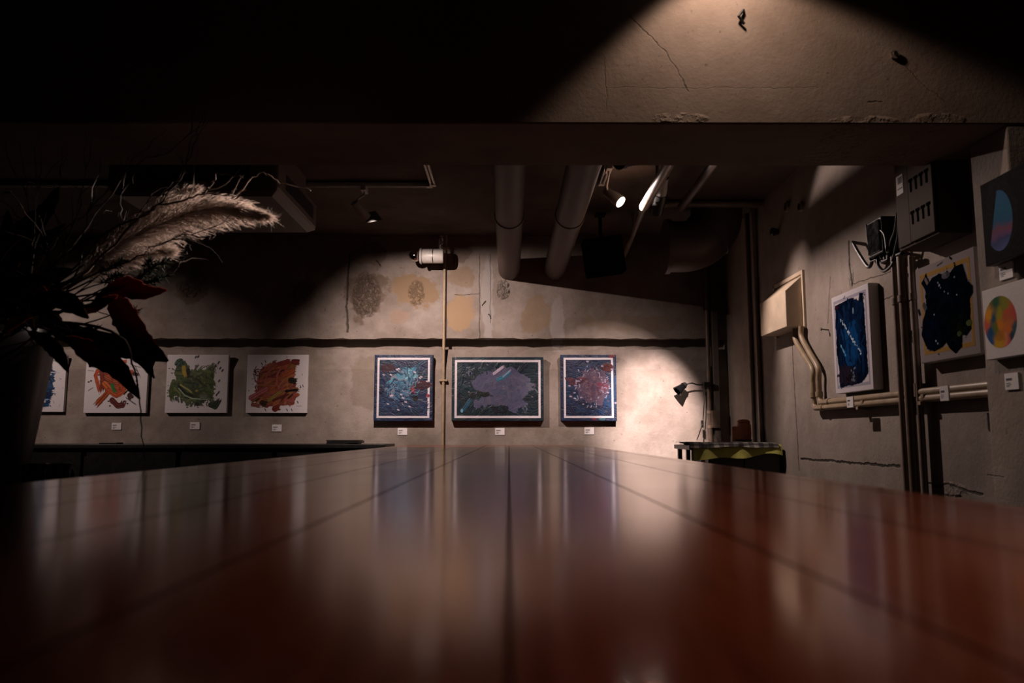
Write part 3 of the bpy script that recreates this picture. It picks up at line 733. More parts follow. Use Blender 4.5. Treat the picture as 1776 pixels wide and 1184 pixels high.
def art_dark(w_, h_):
    A = Art(w_, h_, (.60, .56, .56), 32, 260); s_ = A.a
    A.frame(.075, .045, (.66, .52, .30))
    bl = [(u * s_, v) for u, v in ((.20, .08), (.10, .17), (.18, .30), (.17, .43), (.08, .57), (.05, .72), (.11, .83), (.18, .88), (.26, .90), (.39, .88), (.48, .84), (.52, .90), (.62, .97), (.73, .91), (.74, .80), (.80, .82), (.89, .76), (.89, .70),
          (.90, .47), (.95, .43), (.95, .36), (.88, .28), (.82, .12), (.69, .12), (.61, .16), (.58, .18), (.43, .13), (.30, .15), (.24, .18))]
    A.poly(bl, (.045, .07, .115), (.02, .035, .06), .02, h=.5)
    A.scrub([(.2 * s_, .2), (.8 * s_, .15), (.8 * s_, .5), (.2 * s_, .5)], 36, .3, .7, .16, .026, [(.04, .07, .13), (.03, .04, .07), (.06, .09, .13), (.03, .05, .09)])
    A.scrub([(.12 * s_, .55), (.4 * s_, .6), (.36 * s_, .85), (.12 * s_, .85)], 20, 1.2, .4, .2, .03, [(.045, .09, .18), (.04, .06, .12)])
    A.scrub([(.5 * s_, .6), (.85 * s_, .6), (.8 * s_, .8), (.6 * s_, .85)], 16, 1.3, .5, .12, .03, [(.05, .085, .08), (.11, .14, .08), (.03, .05, .05)])
    A.stroke([(.18 * s_, .14), (.22 * s_, .2)], .02, (.55, .52, .52)); A.blob(.55 * s_, .17, .07, .03, (.45, .43, .46), (.25, .25, .3), .9)
    for (x, y, r_) in ((.40, .22, .012), (.42, .25, .016), (.44, .28, .01), (.5, .33, .008), (.56, .36, .01), (.3, .53, .01), (.9, .3, .012), (.7, .4, .008), (.3, .8, .012), (.33, .83, .01), (.68, .22, .012), (.9, .64, .008)):
        A.blob(x * s_, y, r_, r_ * .9, (.62, .66, .72), (.35, .4, .48), .5)
    A.blob(.86 * s_, .70, .05, .03, (.36, .40, .24), (.15, .18, .12), .6); A.blob(.70 * s_, .78, .04, .03, (.34, .40, .26), (.12, .16, .12), .6)
    A.stroke([(.02 * s_, .44), (.04 * s_, .5)], .02, (.1, .13, .18), rough=.8); A.stroke([(.12 * s_, .4), (.16 * s_, .46)], .03, (.35, .36, .38), rough=.8)
    A.stroke([(.40 * s_, .045), (.5 * s_, .03)], .006, (.1, .12, .16)); A.stroke([(.62 * s_, .01), (.66 * s_, .04)], .012, (.07, .09, .12))
    return A
def art_disc(w_, h_):
    A = Art(w_, h_, (.84, .81, .81), 33, 260)
    a_ = A.a
    cx, cy, r_ = .37, .50, .365
    U, V = (A.U - cx) / r_, (A.V - cy) / r_
    pts = [(-.2, -.8, (.20, .36, .26)), (.3, -.6, (.52, .52, .18)), (.0, -.3, (.62, .58, .16)), (-.7, -.35, (.86, .60, .16)), (-.85, -.05, (.82, .38, .30)), (-.35, -.2, (.16, .32, .42)),
           (-.55, .3, (.12, .32, .48)), (-.6, .65, (.14, .34, .55)), (-.25, .15, (.40, .45, .18)), (.05, .1, (.85, .50, .16)), (.5, -.35, (.76, .36, .26)), (.8, -.2, (.75, .32, .30)), (.45, .3, (.82, .46, .22)),
           (.85, .3, (.22, .34, .40)), (.7, .55, (.16, .26, .32)), (-.1, .8, (.80, .62, .16)), (.25, .7, (.86, .56, .34)), (.45, .75, (.80, .34, .42)), (0, .55, (.70, .45, .15))]
    n1, n2 = (A.nz[0] - .5) * .5, (A.nz[1] - .5) * .35
    wsum = 0; csum = 0
    for x, y, c in pts:
        wt = (1 / (((U + n1 - x) ** 2 + (V + n2 - y) ** 2) + .01) ** 2.2)[..., None]; wsum = wsum + wt; csum = csum + wt * np.array(srgb(c))
    m = np.clip((1 - np.hypot(U, V)) / .02 + .5, 0, 1)
    A.lay(m, csum / wsum, .15)
    A.ht += .12 * A.nz[2]
    return A
def art_drop(w_, h_):
    A = Art(w_, h_, (.045, .045, .05), 34, 260)
    A.blob(.32, .48, .34, .44, (.075, .075, .085), (.05, .05, .06), .1, h=.1)
    cx, cy = .68, .50
    U, V = A.U, A.V
    m = (np.hypot((U - .31) / .25, (V - .52) / .36) < 1) & ((U - .11) > (.82 - V) * .30)
    k = np.clip((V - .19) / .66, 0, 1); n1 = (A.nz[0] - .5) * .22
    kk = np.clip(k + n1, 0, 1)[..., None]
    st = [(0, (.20, .33, .48)), (.35, (.17, .37, .48)), (.55, (.18, .35, .48)), (.66, (.45, .29, .35)), (.74, (.42, .30, .44)), (.84, (.26, .28, .44)), (1, (.32, .36, .54))]
    col = np.zeros_like(A.rgb)
    for (a0, c0), (a1, c1) in zip(st[:-1], st[1:]):
        f_ = np.clip((kk - a0) / (a1 - a0), 0, 1); sel = (kk >= a0)
        col = np.where(sel, np.array(srgb(c0)) * (1 - f_) + np.array(srgb(c1)) * f_, col)
    A.lay(m.astype(float), col, .15)
    return A
hang_right(art_blue, 'abstract_painting', 'tall white-edged painting of deep blue with a diagonal line of white flecks', 1442, 517, 684, 1507, XR, .05, M_canvas)
hang_right(art_dark, 'abstract_painting', 'pale canvas with tan painted border and a near-black blue blotch, beside the thick pipes', 1588, 468, 632, 1692, XR, .045, M_canvas)
hang_right(art_disc, 'abstract_painting', 'white canvas with a multicoloured yellow, orange and blue disc', 1703, 505, 626, 1795, XC, .03, M_canvas, M_matt)
hang_right(art_drop, 'abstract_painting', 'black canvas with a blue and pink egg-shaped form, above the multicoloured disc', 1700, 322, 466, 1792, XC, .035, M_black, M_matt)

# ------------------------------------------------------------------ caption cards
def card(label, c, du, nrm, w_, h_, group='caption cards under the paintings', th=.006):
    c, du, nrm = Vector(c), Vector(du), Vector(nrm); up = Vector((0, 0, 1))
    t = thing('caption_card', label, 'card', c - up * h_ / 2, group)
    def slab(x0, z0, x1, z1, d0, d1):
        P = lambda x, z, d: c + du * x + up * z + nrm * d
        return [P(x0, z0, d0), P(x1, z0, d0), P(x1, z0, d1), P(x0, z0, d1), P(x0, z1, d0), P(x1, z1, d0), P(x1, z1, d1), P(x0, z1, d1)]
    MB().hexa(slab(-w_ / 2, -h_ / 2, w_ / 2, h_ / 2, 0, th)).build('card', M_card, t, smooth=False)
    tx = MB(); x0 = -w_ * .38
    rnd = random.Random(int(c.x * 1000 + c.y * 77))
    x = x0
    for k in range(5):
        ww_ = w_ * rnd.uniform(.05, .09); tx.hexa(slab(x, h_ * .06, x + ww_, h_ * .20, th, th + .0006)); x += ww_ + w_ * .02
    for zz, L in ((-.12, .30), (-.22, .36), (-.31, .22)):
        tx.hexa(slab(x0, h_ * zz, x0 + w_ * L, h_ * (zz + .035), th, th + .0006))
    tx.build('printed_text', M_ink, t, smooth=False)
    return t
for px, py, lab in ((58, 738, 'the blue splashed canvas'), (202, 739, 'the orange-red splashed canvas'), (338, 738, 'the green splashed canvas'), (480, 742, 'the russet splashed canvas'),
                    (698, 748, 'the navy painting with turquoise swirl'), (867, 748, 'the wide teal painting'), (1022, 747, 'the navy painting with pink burst')):
    q = onY(px, py, YB - .006); q.y = YB - .0005
    card('small white caption card on the wall below ' + lab, q, (1, 0, 0), (0, -1, 0), .080, .058)
q = onX(1476, 697, XR - .09); card('small white caption card clipped to the pipes below the deep blue painting', q, (0, -1, 0), (-1, 0, 0), .075, .055)
q = onX(1640, 682, XR - .09); card('small white caption card clipped to the pipes below the near-black blotch painting', q, (0, -1, 0), (-1, 0, 0), .062, .060)
q = onX(1747, 469, XC - .0005); card('white caption card between the black canvas and the multicoloured disc', q, (0, -1, 0), (-1, 0, 0), .075, .060)
q = onX(1757, 661, XC - .0005); card('white caption card on the column below the multicoloured disc', q, (0, -1, 0), (-1, 0, 0), .075, .058)

# ------------------------------------------------------------------ track lights and the lights they give
def aim(o, d): o.rotation_euler = Vector(d).to_track_quat('-Z', 'Y').to_euler()
def track_spot(key, label, mount, body_mat=None, scale=1.0, snoot=0.0, flap=0.0, flap_dir=(0, 0, 1)):
    body_mat = body_mat or M_white
    pos, tgt, beams, rad, colr = LIGHTS[key]
    pos, tgt = Vector(pos), Vector(tgt); d = (tgt - pos).normalized(); mount = Vector(mount)
    t = thing('track_spotlight', label, 'spotlight', mount, 'track spotlights')
    MB().box(mount + Vector((-.018, -.05, -.035)), mount + Vector((.018, .05, 0))).build('track_adapter', body_mat, t, bevel=.003)
    rear = pos - d * .11 * scale
    MB().tube([mount + Vector((0, 0, -.03)), mount + Vector((0, 0, -.055)), rear * .7 + mount * .3 - Vector((0, 0, .01)), rear + d * .02], .007, 8).build('arm', body_mat, t)
    r = .036 * scale
    hollow = .10 if key == 'wall' else .052
    prof = [(.001, -.0), (r * .75, 0), (r * .82, .01), (r * .86, .05), (r, .085), (r * 1.08, .135), (r * .98, .135), (r * .88, .10), (r * .84, hollow), (.001, hollow - .004)]
    prof = [(a, z * scale) for a, z in prof]
    if snoot: MB().lathe([(r * 1.2, .12 * scale), (r * 1.2, (.146 + snoot) * scale), (r * 1.14, (.146 + snoot) * scale), (r * 1.14, .12 * scale)], rear, d, 24, True).build('added_snoot', M_black, t)  # added ring, cuts the beam to a round edge
    lz = .128 if key == 'wall' else .058
    hd = MB().lathe(prof, rear, d, 24).build('head', body_mat, t)
    MB().lathe([(.0005, lz * scale), (r * (.93 if key == 'wall' else .78), lz * scale), (r * (.93 if key == 'wall' else .78), (lz - .003) * scale), (.0005, (lz - .003) * scale)], rear, d, 24).build('lens', M_lens if key == 'wall' else M_lensdim, hd)
    if flap:  # added plate, blocks part of the lamp's spill
        sd = d.cross(Vector(flap_dir)).normalized(); up = sd.cross(d); o_ = rear + d * .125; a_ = r * 1.25
        MB().hexa([o_ + up * a_ - sd * .07, o_ + up * a_ + sd * .07, o_ + up * (a_ + .002) + sd * .07, o_ + up * (a_ + .002) - sd * .07,
                   o_ + d * flap + up * a_ - sd * .07, o_ + d * flap + up * a_ + sd * .07, o_ + d * flap + up * (a_ + .002) + sd * .07, o_ + d * flap + up * (a_ + .002) - sd * .07]).build('added_flap', M_black, t, smooth=False)
    for tg, W, ang, blend in beams:
        ld = bpy.data.lights.new('spot', 'SPOT'); ld.energy = W; ld.spot_size = R(ang); ld.spot_blend = blend; ld.shadow_soft_size = rad; ld.color = colr
        lo = bpy.data.objects.new('spot', ld); COL.objects.link(lo); lo.parent = t
        src = rear + d * (.15 * scale); lo.location = src - mount; aim(lo, Vector(tg) - src)
    return t
ZT = ZC - .035
# ceiling tracks
def track(name, label, a, c):
    a, c = Vector(a), Vector(c); d = (c - a).normalized(); s_ = d.cross(Vector((0, 0, 1)))
    t = thing(name, label, 'track', (a + c) / 2, 'lighting tracks on the ceiling')
    def sec(x0, x1, z0, z1): return [a + s_ * x0 + Vector((0, 0, z0)), a + s_ * x1 + Vector((0, 0, z0)), c + s_ * x1 + Vector((0, 0, z0)), c + s_ * x0 + Vector((0, 0, z0)),
                                     a + s_ * x0 + Vector((0, 0, z1)), a + s_ * x1 + Vector((0, 0, z1)), c + s_ * x1 + Vector((0, 0, z1)), c + s_ * x0 + Vector((0, 0, z1))]
    MB().hexa(sec(-.018, -.011, -.035, 0)).hexa(sec(.011, .018, -.035, 0)).hexa(sec(-.018, .018, -.008, 0)).build('channel', M_white, t)
    MB().hexa(sec(-.011, -.006, -.030, -.008)).hexa(sec(.006, .011, -.030, -.008)).build('conductor_strip', M_steel, t)
    for e in (a, c):
        MB().box(e + Vector((-.021, -.021, -.037)), e + Vector((.021, .021, 0))).build('end_cap', M_white, t, bevel=.002)
    return t
track('lighting_track', 'white lighting track along the ceiling parallel to the back wall', (-5.3, 5.15, ZC), (-.54, 5.15, ZC))
track('lighting_track', 'short white lighting track running from the corner of the long one towards the beam', (-.515, 5.12, ZC), (-.515, BY1 + .05, ZC))
track('lighting_track', 'lighting track between the fat ceiling pipes and the steel conduit', (.62, 5.10, ZC), (.62, BY1 + .05, ZC))
track('lighting_track', 'lighting track on the ceiling in front of the concrete beam', (.72, 2.58, ZN), (.72, -.6, ZN))
track_spot('centre', 'white spotlight hanging beside the air conditioner, aimed at the bordered paintings', (-.98, 5.15, ZT), flap=.079)
track_spot('left', 'white spotlight on the long track aimed at the splashed square canvases', (-4.05, 5.15, ZT))
track_spot('wall', 'spotlight with its glowing round lens turned towards the viewer', (.62, 4.72, ZT), scale=1.05)
track_spot('pool', 'brightly lit spotlight body beside the steel conduit', (.965, 4.62, ZC), scale=1.0, snoot=.114)
track_spot('plant', 'black spotlight just behind the beam aimed at the dried flower arrangement', (.62, 3.66, ZT), body_mat=M_black, snoot=.001)
track_spot('table', 'added unseen spotlight in front of the beam, brightening the near end of the table', (.72, -.40, ZN - .035))
track_spot('beam', 'white spotlight on the track in front of the beam, washing the concrete', (.72, 2.46, ZN - .035), flap=.22, flap_dir=(0, -1, 0))

# ------------------------------------------------------------------ ceiling pipes, duct, speaker, air conditioner
def pipe_thing(name, label, cat, segs, group=None, loc=None):
    """segs: (part name, points, radius, material)"""
    loc = loc or segs[0][1][0]
    t = thing(name, label, cat, loc, group)
    for nm, pts, r, m in segs:
        MB().tube(pts, r, 20).build(nm, m, t)
    return t
zp = onY(883, 486, YB).z
for px, lab in ((883, 'fat painted ceiling pipe nearer the cylindrical wall lamp'), (963, 'fat painted ceiling pipe nearer the black speaker')):
    x = xb(px); r = .092; zc = zp + r
    pipe_thing('ceiling_pipe', lab, 'pipe', [('pipe_body', [(x, BY1 - .03, zc), (x, YB + .01, zc)], r, M_bigpipe),
               ('pipe_collar', [(x, 4.9, zc), (x, 4.96, zc)], r + .006, M_bigpipe)], 'fat pipes between beam and back wall')
    
xq = .965
pipe_thing('ceiling_conduit', 'thin steel conduit on the ceiling passing over the lit spotlight body', 'conduit',
           [('conduit', [(.86, BY1 - .02, 2.247), (.86, 4.5, 2.247), (.86, 4.87, 2.247)], .030, M_pipe), ('conduit', [(.86, 4.86, 2.247), (xq, 6.35, 2.30), (xq, 6.5, 2.30)], .020, M_darkpipe),  # near length thickened and placed to shade the upper right wall
            ('bracket', [(.86, 4.40, 2.25), (.86, 4.40, ZC + .005)], .010, M_steel), ('bracket', [(.955, 5.9, 2.33), (.955, 5.9, ZC + .005)], .010, M_steel)])
pipe_thing('ceiling_conduit', 'thin conduit on the ceiling nearest the rounded duct', 'conduit',
           [('conduit', [(1.22, BY1 - .02, 2.40), (1.22, 5.3, 2.40), (1.22, 5.4, 2.40)], .03, M_duct), ('bracket', [(1.22, 4.3, 2.40), (1.22, 4.3, ZC + .005)], .010, M_steel)])
tag(MB().tube([(1.05, 5.55, ZC - .03), (XR + .01, 5.55, ZC - .03)], .028, 14).build('cross_conduit', M_darkpipe), 'dark conduit crossing the ceiling towards the right-hand wall above the duct', 'conduit')
# curved duct
a = onY(1232, 480, 5.75); cx_, cz_ = a.x + .04, ZC - .02
t = thing('ventilation_duct', 'dull brown curved sheet-metal duct elbow under the ceiling above the corner cabinet', 'duct', (1.6, 5.75, 2.0))
arc = [(1.30 + .26 * math.sin(k / 10 * math.pi / 2), 5.75, 2.46 - .26 * math.cos(k / 10 * math.pi / 2)) for k in range(11)]
arc = [(1.18, 5.75, 2.20)] + arc + [(1.56, 5.75, ZC + .005)]
MB().tube(arc, .19, 28).build('elbow', M_duct, t)
MB().tube([(1.165, 5.75, 2.20), (1.20, 5.75, 2.20)], .205, 28).build('flange', M_duct, t)
MB().tube([arc[6], arc[7]], .197, 28).build('seam_band', M_duct, t)
# speaker
q = onY(1047, 445, 5.9)
t = thing('loudspeaker', 'black box loudspeaker tilted down, hanging from the ceiling beside the fat pipes', 'speaker', q)
M = Matrix.Translation(q) @ Matrix.Rotation(R(-8), 4, 'Y') @ Matrix.Rotation(R(4), 4, 'X')
MB().box((-.145, -.09, -.14), (.145, .12, .14), M).build('cabinet', M_void, t, bevel=.008)
MB().box((-.13, -.102, -.125), (.13, -.09, .125), M).build('grille', M_void, t, bevel=.004)
MB().tube([q + Vector((0, .03, .13)), q + Vector((-.02, .03, .20)), (q.x - .02, q.y + .03, ZC - .01)], .014, 10).build('bracket', M_blackgloss, t)
MB().box((q.x - .06, q.y - .02, ZC - .012), (q.x + .02, q.y + .08, ZC + .004)).build('mount_plate', M_blackgloss, t)
# air conditioner
ax1, ax0 = -1.29, -2.24; ay0, ay1 = 4.24, 5.12; az = 2.13
t = thing('air_conditioner', 'square grey ceiling cassette air conditioner behind the pampas plume', 'air conditioner', ((ax0 + ax1) / 2, (ay0 + ay1) / 2, az))
MB().box((ax0, ay0, az + .03), (ax1, ay1, az + .20)).build('housing', M_ac, t, bevel=.015)
MB().box((ax0 + .06, ay0 + .06, az + .20), (ax1 - .06, ay1 - .06, ZC + .005)).build('upper_body', M_ac, t, bevel=.01)
mb = MB(); i_ = .045
mb.hexa([(ax0 + i_, ay0 + i_, az), (ax1 - i_, ay0 + i_, az), (ax1 - i_, ay1 - i_, az), (ax0 + i_, ay1 - i_, az), (ax0, ay0, az + .03), (ax1, ay0, az + .03), (ax1, ay1, az + .03), (ax0, ay1, az + .03)])
mb.build('bottom_panel', M_ac, t, bevel=.006)
MB().box((ax0 + .22, ay0 + .18, az - .008), (ax1 - .22, ay1 - .18, az + .002)).build('intake_grille', M_ac, t, bevel=.004)
MB().box((ax0 + .10, ay0 - .003, az + .075), (ax1 - .16, ay0 + .02, az + .165)).build('air_outlet', M_black, t)
MB().box((ax1 - .02, ay0 + .16, az + .075), (ax1 + .003, ay1 - .10, az + .165)).build('air_outlet', M_black, t)

# ------------------------------------------------------------------ cylindrical wall lamp with silvered bulb, thin conduit
YL = 6.36
q = onY(751, 444, YL)
t = thing('wall_lamp', 'short white cylindrical lamp with silvered round bulb, held on a coiled bracket above the paintings', 'lamp', (q.x, YB, q.z))
MB().lathe([(.001, -.085), (.056, -.085), (.060, -.075), (.060, .080), (.054, .088), (.001, .088)], q, (-1, 0, 0), 32).build('body', M_white, t)
MB().lathe([(.0605, -.005), (.0625, -.003), (.0625, .001), (.0605, .003)], q, (-1, 0, 0), 32, True).build('seam_ring', M_steel, t)
MB().lathe([(.044, .088), (.066, .092), (.068, .100), (.062, .108), (.044, .108)], q, (-1, 0, 0), 32).build('collar', M_white, t)
bc = q + Vector((-.150, 0, .002)); bl = [(.05 * math.sin(k / 14 * math.pi), -.05 * math.cos(k / 14 * math.pi)) for k in range(15)]
MB().lathe(bl, bc, (-1, 0, 0), 28).build('bulb', M_chrome, t)
sp = []
for k in range(60):
    tt = k / 59; sp.append(q + Vector((.062 + .014 * math.cos(tt * 6 * 2 * math.pi), .014 * math.sin(tt * 6 * 2 * math.pi), .055 + .10 * tt)))
MB().tube(sp, .0045, 6).build('coil', M_steel, t)
MB().tube([q + Vector((.062, 0, .05)), q + Vector((.062, 0, .17)), Vector((q.x + .062, YB + .002, q.z + .19))], .008, 8).build('bracket_arm', M_white, t)
MB().box((q.x + .03, YB - .03, q.z + .14), (q.x + .10, YB + .002, q.z + .235)).build('wall_plate', M_white, t, bevel=.004)
xw = xb(770); pts = [(xw, YB - .022, TT - .3), (xw, YB - .022, q.z + .2), (xw, YB - .022, ZC + .003)]
t = pipe_thing('wall_conduit', 'thin tan conduit running straight down the back wall between two bordered paintings', 'conduit', [('conduit', pts, .0125, M_conduit)])
zc = zb(660)
MB().box((xw - .035, YB - .04, zc - .008), (xw + .035, YB + .002, zc + .008)).build('clamp', M_conduit, t, bevel=.003)
zc2 = zb(430)
MB().box((xw - .035, YB - .04, zc2 - .008), (xw + .035, YB + .002, zc2 + .008)).build('clamp', M_conduit, t, bevel=.003)

# ------------------------------------------------------------------ back corner: pipe with clip lamp, cabinet with cloth
px_ = onY(1228, 600, YB - .035).x
t = pipe_thing('corner_pipe', 'thin brown pipe rising from the floor beside the clip-on lamp', 'pipe', [('pipe_body', [(px_, YB - .03, .01), (px_, YB - .03, 1.2), (px_, YB - .03, ZC)], .018, M_darkpipe)])
z1 = zb(742); z2 = zb(712)
MB().box((px_ + .005, YB - .075, z1), (px_ + .075, YB - .02, z2)).build('switch_box', M_darkpipe, t, bevel=.004)
for zz in (zb(740), zb(715)): MB().tube([(px_, YB - .03, zz - .012), (px_, YB - .03, zz + .012)], .024, 14).build('coupling', M_pipe, t)
for px, lab in ((1304, 'thin wall conduit in the back corner, farther from the viewer'), (1317, 'thin wall conduit in the back corner, nearer the cream hood')):
    qq = onX(px, 650, XR - .016)
    pipe_thing('corner_conduit', lab, 'conduit', [('conduit', [(qq.x, qq.y, .01), (qq.x, qq.y, 1.0), (qq.x, qq.y, ZC)], .016, M_pipe), ('clamp', [(qq.x + .0, qq.y, 1.30), (qq.x, qq.y, 1.33)], .02, M_pipe)])
# clip lamp
YK = YB - .10
h0 = onY(1182, 672, YK); cl_ = onY(1225, 667, YK + .03)
t = thing('clip_lamp', 'small black clip-on lamp on a bent arm clamped to the corner pipe', 'lamp', cl_)
dh = Vector((-.75, -.15, -.65)).normalized()
MB().lathe([(.001, -.045), (.016, -.045), (.024, -.03), (.030, .0), (.044, .045), (.046, .05), (.042, .046), (.026, .0), (.001, -.02)], h0, dh, 24).build('shade', M_blackgloss, t)
MB().lathe([(.018, -.052), (.026, -.03), (.029, -.026), (.020, -.046)], h0, dh, 20).build('shade_cap', M_steel, t)
MB().tube(bez([h0 - dh * .04, h0 - dh * .05 + Vector((.05, 0, .005)), cl_ + Vector((-.07, 0, .0)), cl_]), .006, 8).build('gooseneck', M_black, t)
MB().box(cl_ + Vector((-.025, -.02, -.022)), cl_ + Vector((.035, .06, .022))).build('clamp', M_black, t, bevel=.004)
cz = [cl_ + Vector((-.01, 0, -.02)), onY(1221, 700, YK), onY(1219, 730, YK), onY(1214, 748, YK - .05), onY(1209, 762, YK - .15)]
cd = MB().tube(bez(cz), .004, 8).build('cord', M_black, t)
s0 = onY(1218, 735, YK); MB().box(s0 + Vector((-.010, -.01, -.03)), s0 + Vector((.010, .01, .03))).build('cord_switch', M_black, cd, bevel=.003)
# cabinet
cy0 = 5.32; cx0 = onY(1203, 790, cy0).x; cx1 = XR - .02; cy1 = 5.78; czt = onY(1260, 772, cy0).z
t = thing('corner_cabinet', 'low black cabinet with open frame end in the back corner under the lime cloth', 'cabinet', ((cx0 + cx1) / 2, (cy0 + cy1) / 2, 0))
MB().box((cx0 - .03, cy0 - .01, czt - .03), (cx1, cy1 + .02, czt)).build('top', M_black, t, bevel=.003)
MB().box((cx0 + .10, cy0 + .01, .06), (cx1 - .01, cy1, czt - .03)).build('body', M_black, t)
for x in (cx0 - .01, cx0 + .05):
    for y in (cy0 + .005, cy1 - .03): MB().box((x, y, 0), (x + .028, y + .028, czt - .03)).build('post', M_black, t)
for k in range(2):
    xa = cx0 + .11 + k * (cx1 - cx0 - .13) / 2
    d = MB().box((xa, cy0 - .006, .08), (xa + (cx1 - cx0 - .15) / 2, cy0 + .012, czt - .05)).build('door', M_black, t, bevel=.002)
    MB().tube([(xa + .03, cy0 - .008, .45), (xa + .03, cy0 - .02, .46), (xa + .03, cy0 - .02, .54), (xa + .03, cy0 - .008, .55)], .004, 6).build('handle', M_blackgloss, d)
def cloth(name, x0, x1, y0, y1, ztop, drop, drop_var, mat, seed, amp):
    rnd = np.random.default_rng(seed); mb = MB(); nu, nt, nd = 60, 8, 12; vs = []
    ph = rnd.random(4) * 6
    for layer in (0, 1):
        for i in range(nu + 1):
            u = i / nu; x = x0 + (x1 - x0) * u
            L = drop + drop_var * (.5 * math.sin(u * 5 + ph[0]) + .35 * math.sin(u * 11 + ph[1]))
            for j in range(nt + nd + 1):
                off = -.004 * layer
                if j <= nt: y = y1 + (y0 - y1) * j / nt; z = ztop + .008 + .003 * math.sin(u * 9 + j) + off
                else:
                    k = (j - nt) / nd
                    y = y0 - .022 - amp * k * (1.0 + .8 * math.sin(u * 17 + ph[2]) * k + .4 * math.sin(u * 31 + ph[3])) - off
                    z = ztop + .004 - L * k + off * .2
                vs.append((x, y, z))
    m = nt + nd + 1; N = (nu + 1) * m; fs = []
    for i in range(nu):
        for j in range(m - 1):
            a = i * m + j; fs.append((a, a + m, a + m + 1, a + 1)); fs.append((N + a, N + a + 1, N + a + m + 1, N + a + m))
    mb.add(vs, fs); return mb.build(name, mat, sharp=80)
tag(cloth('tablecloth', cx0 - .01, cx1 - .005, cy0 - .012, cy1 - .05, czt, .082, .03, M_lime, 3, .010), 'yellow-green cloth hanging over the front of the black corner cabinet', 'cloth')
tag(cloth('table_runner', cx0 - .035, cx1 - .03, cy0 - .02, cy1 - .03, czt + .010, .028, .008, M_plaid, 8, .012), 'dark checked cloth laid over the yellow-green one on the corner cabinet', 'cloth')
zt = czt + .024
q = onY(1276, 752, 5.55); q.z = zt
o = thing('candle', 'short terracotta-coloured pillar candle in front of the bigger jar', 'candle', q)
MB().lathe([(.001, 0), (.026, 0), (.027, .004), (.027, .10), (.024, .104), (.010, .100), (.001, .099)], q, (0, 0, 1), 24).build('wax', M_terra, o)
MB().tube([q + Vector((0, 0, .098)), q + Vector((.001, 0, .110))], .0015, 6).build('wick', M_black, o)
q = onY(1290, 752, 5.68); q.z = zt
o = thing('jar', 'rounded terracotta jar with lid on the corner cabinet', 'jar', q)
MB().lathe([(.001, 0), (.044, 0), (.050, .01), (.053, .06), (.050, .115), (.042, .132), (.001, .132)], q, (0, 0, 1), 28).build('body', M_terra, o)
MB().lathe([(.001, .132), (.046, .132), (.046, .142), (.034, .154), (.001, .158)], q, (0, 0, 1), 28).build('lid', M_terra, o)
q = onY(1290, 758, 5.50); q.z = zt
tag(MB().lathe([(.001, 0), (.05, 0), (.058, .012), (.055, .014), (.046, .004), (.001, .004)], q, (0, 0, 1), 28).build('saucer', M_blackgloss), 'small dark saucer in front of the terracotta jar', 'saucer')

# ------------------------------------------------------------------ right wall fittings
# cream hood (sloped top, wall flange)
yn = onX(1397, 560, XR).y
xf = onY(1363, 540, yn).x
yf_ = onX(1319, 560, xf).y
zb0 = onY(1363, 566, yn).z; zf1 = onY(1363, 504, yn).z; zbk = onY(1397, 474, yn).z
t = thing('wall_hood', 'cream sheet-metal hood box with sloping top on the wall above the bent conduits', 'hood', (XR, (yn + yf_) / 2, zb0))
MB().hexa([(xf, yn, zb0), (XR + .004, yn, zb0), (XR + .004, yf_, zb0), (xf, yf_, zb0), (xf, yn, zf1), (XR + .004, yn, zbk), (XR + .004, yf_, zbk), (xf, yf_, zf1)]).build('casing', M_hood, t, bevel=.003)
MB().box((XR - .016, yn - .022, zb0 - .01), (XR + .004, yn + .002, zbk + .02)).build('flange', M_hood, t, bevel=.002)
MB().box((XR - .016, yn, zbk - .004), (XR + .004, yf_ + .03, zbk + .02)).build('flange', M_hood, t, bevel=.002)
MB().box((XR - .016, yf_, zb0 - .01), (XR + .004, yf_ + .03, zbk + .02)).build('flange', M_hood, t, bevel=.002)
# two bent conduits running from the hood to the pilaster
zlo, zhi = onX(1410, 708, XR - .03).z, onX(1424, 698, XR - .03).z
yend = onX(1706, 600, XC).y + .001
def bent(label, pa, pb_, pc, zrun, xo):
    X = XR - xo
    ya = onX(pa, 575, X).y; yc = onX(pc, 690, X).y
    pts = bez([(X, ya, zb0 - .0), (X, ya, zb0 - .07), (X, ya + (yc - ya) * .45, zb0 - .17), (X, yc, zb0 - .28), (X, yc, zb0 - .36)], 6)
    pts += [Vector((X, yc, zrun + .05)), Vector((X, yc - .008, zrun + .015)), Vector((X, yc - .03, zrun)), Vector((X, yc - .08, zrun)), Vector((X, yend, zrun))]
    t = pipe_thing('bent_conduit', label, 'conduit', [('conduit', pts, .0165, M_conduit)], loc=(X, yc, zrun))
    MB().tube([(X, yc, zb0 - .42), (X, yc, zb0 - .45)], .021, 14).build('coupling', M_conduit, t)
    MB().tube([(X, yc - .12, zrun), (X, yc - .15, zrun)], .020, 14).build('coupling', M_conduit, t)
    for k in (.35, .7):
        yy = yc + (yend - yc) * k
        MB().box((X - .019, yy - .012, zrun - .028), (XR + .0003, yy + .012, zrun - .012)).build('clamp', M_conduit, t, bevel=.002)
bent('lower of the two tan conduits bending down from the cream hood and along the wall', 1379, 0, 1411, zlo, .034)
bent('upper of the two tan conduits bending down from the cream hood and along the wall', 1390, 0, 1421, zhi, .034)
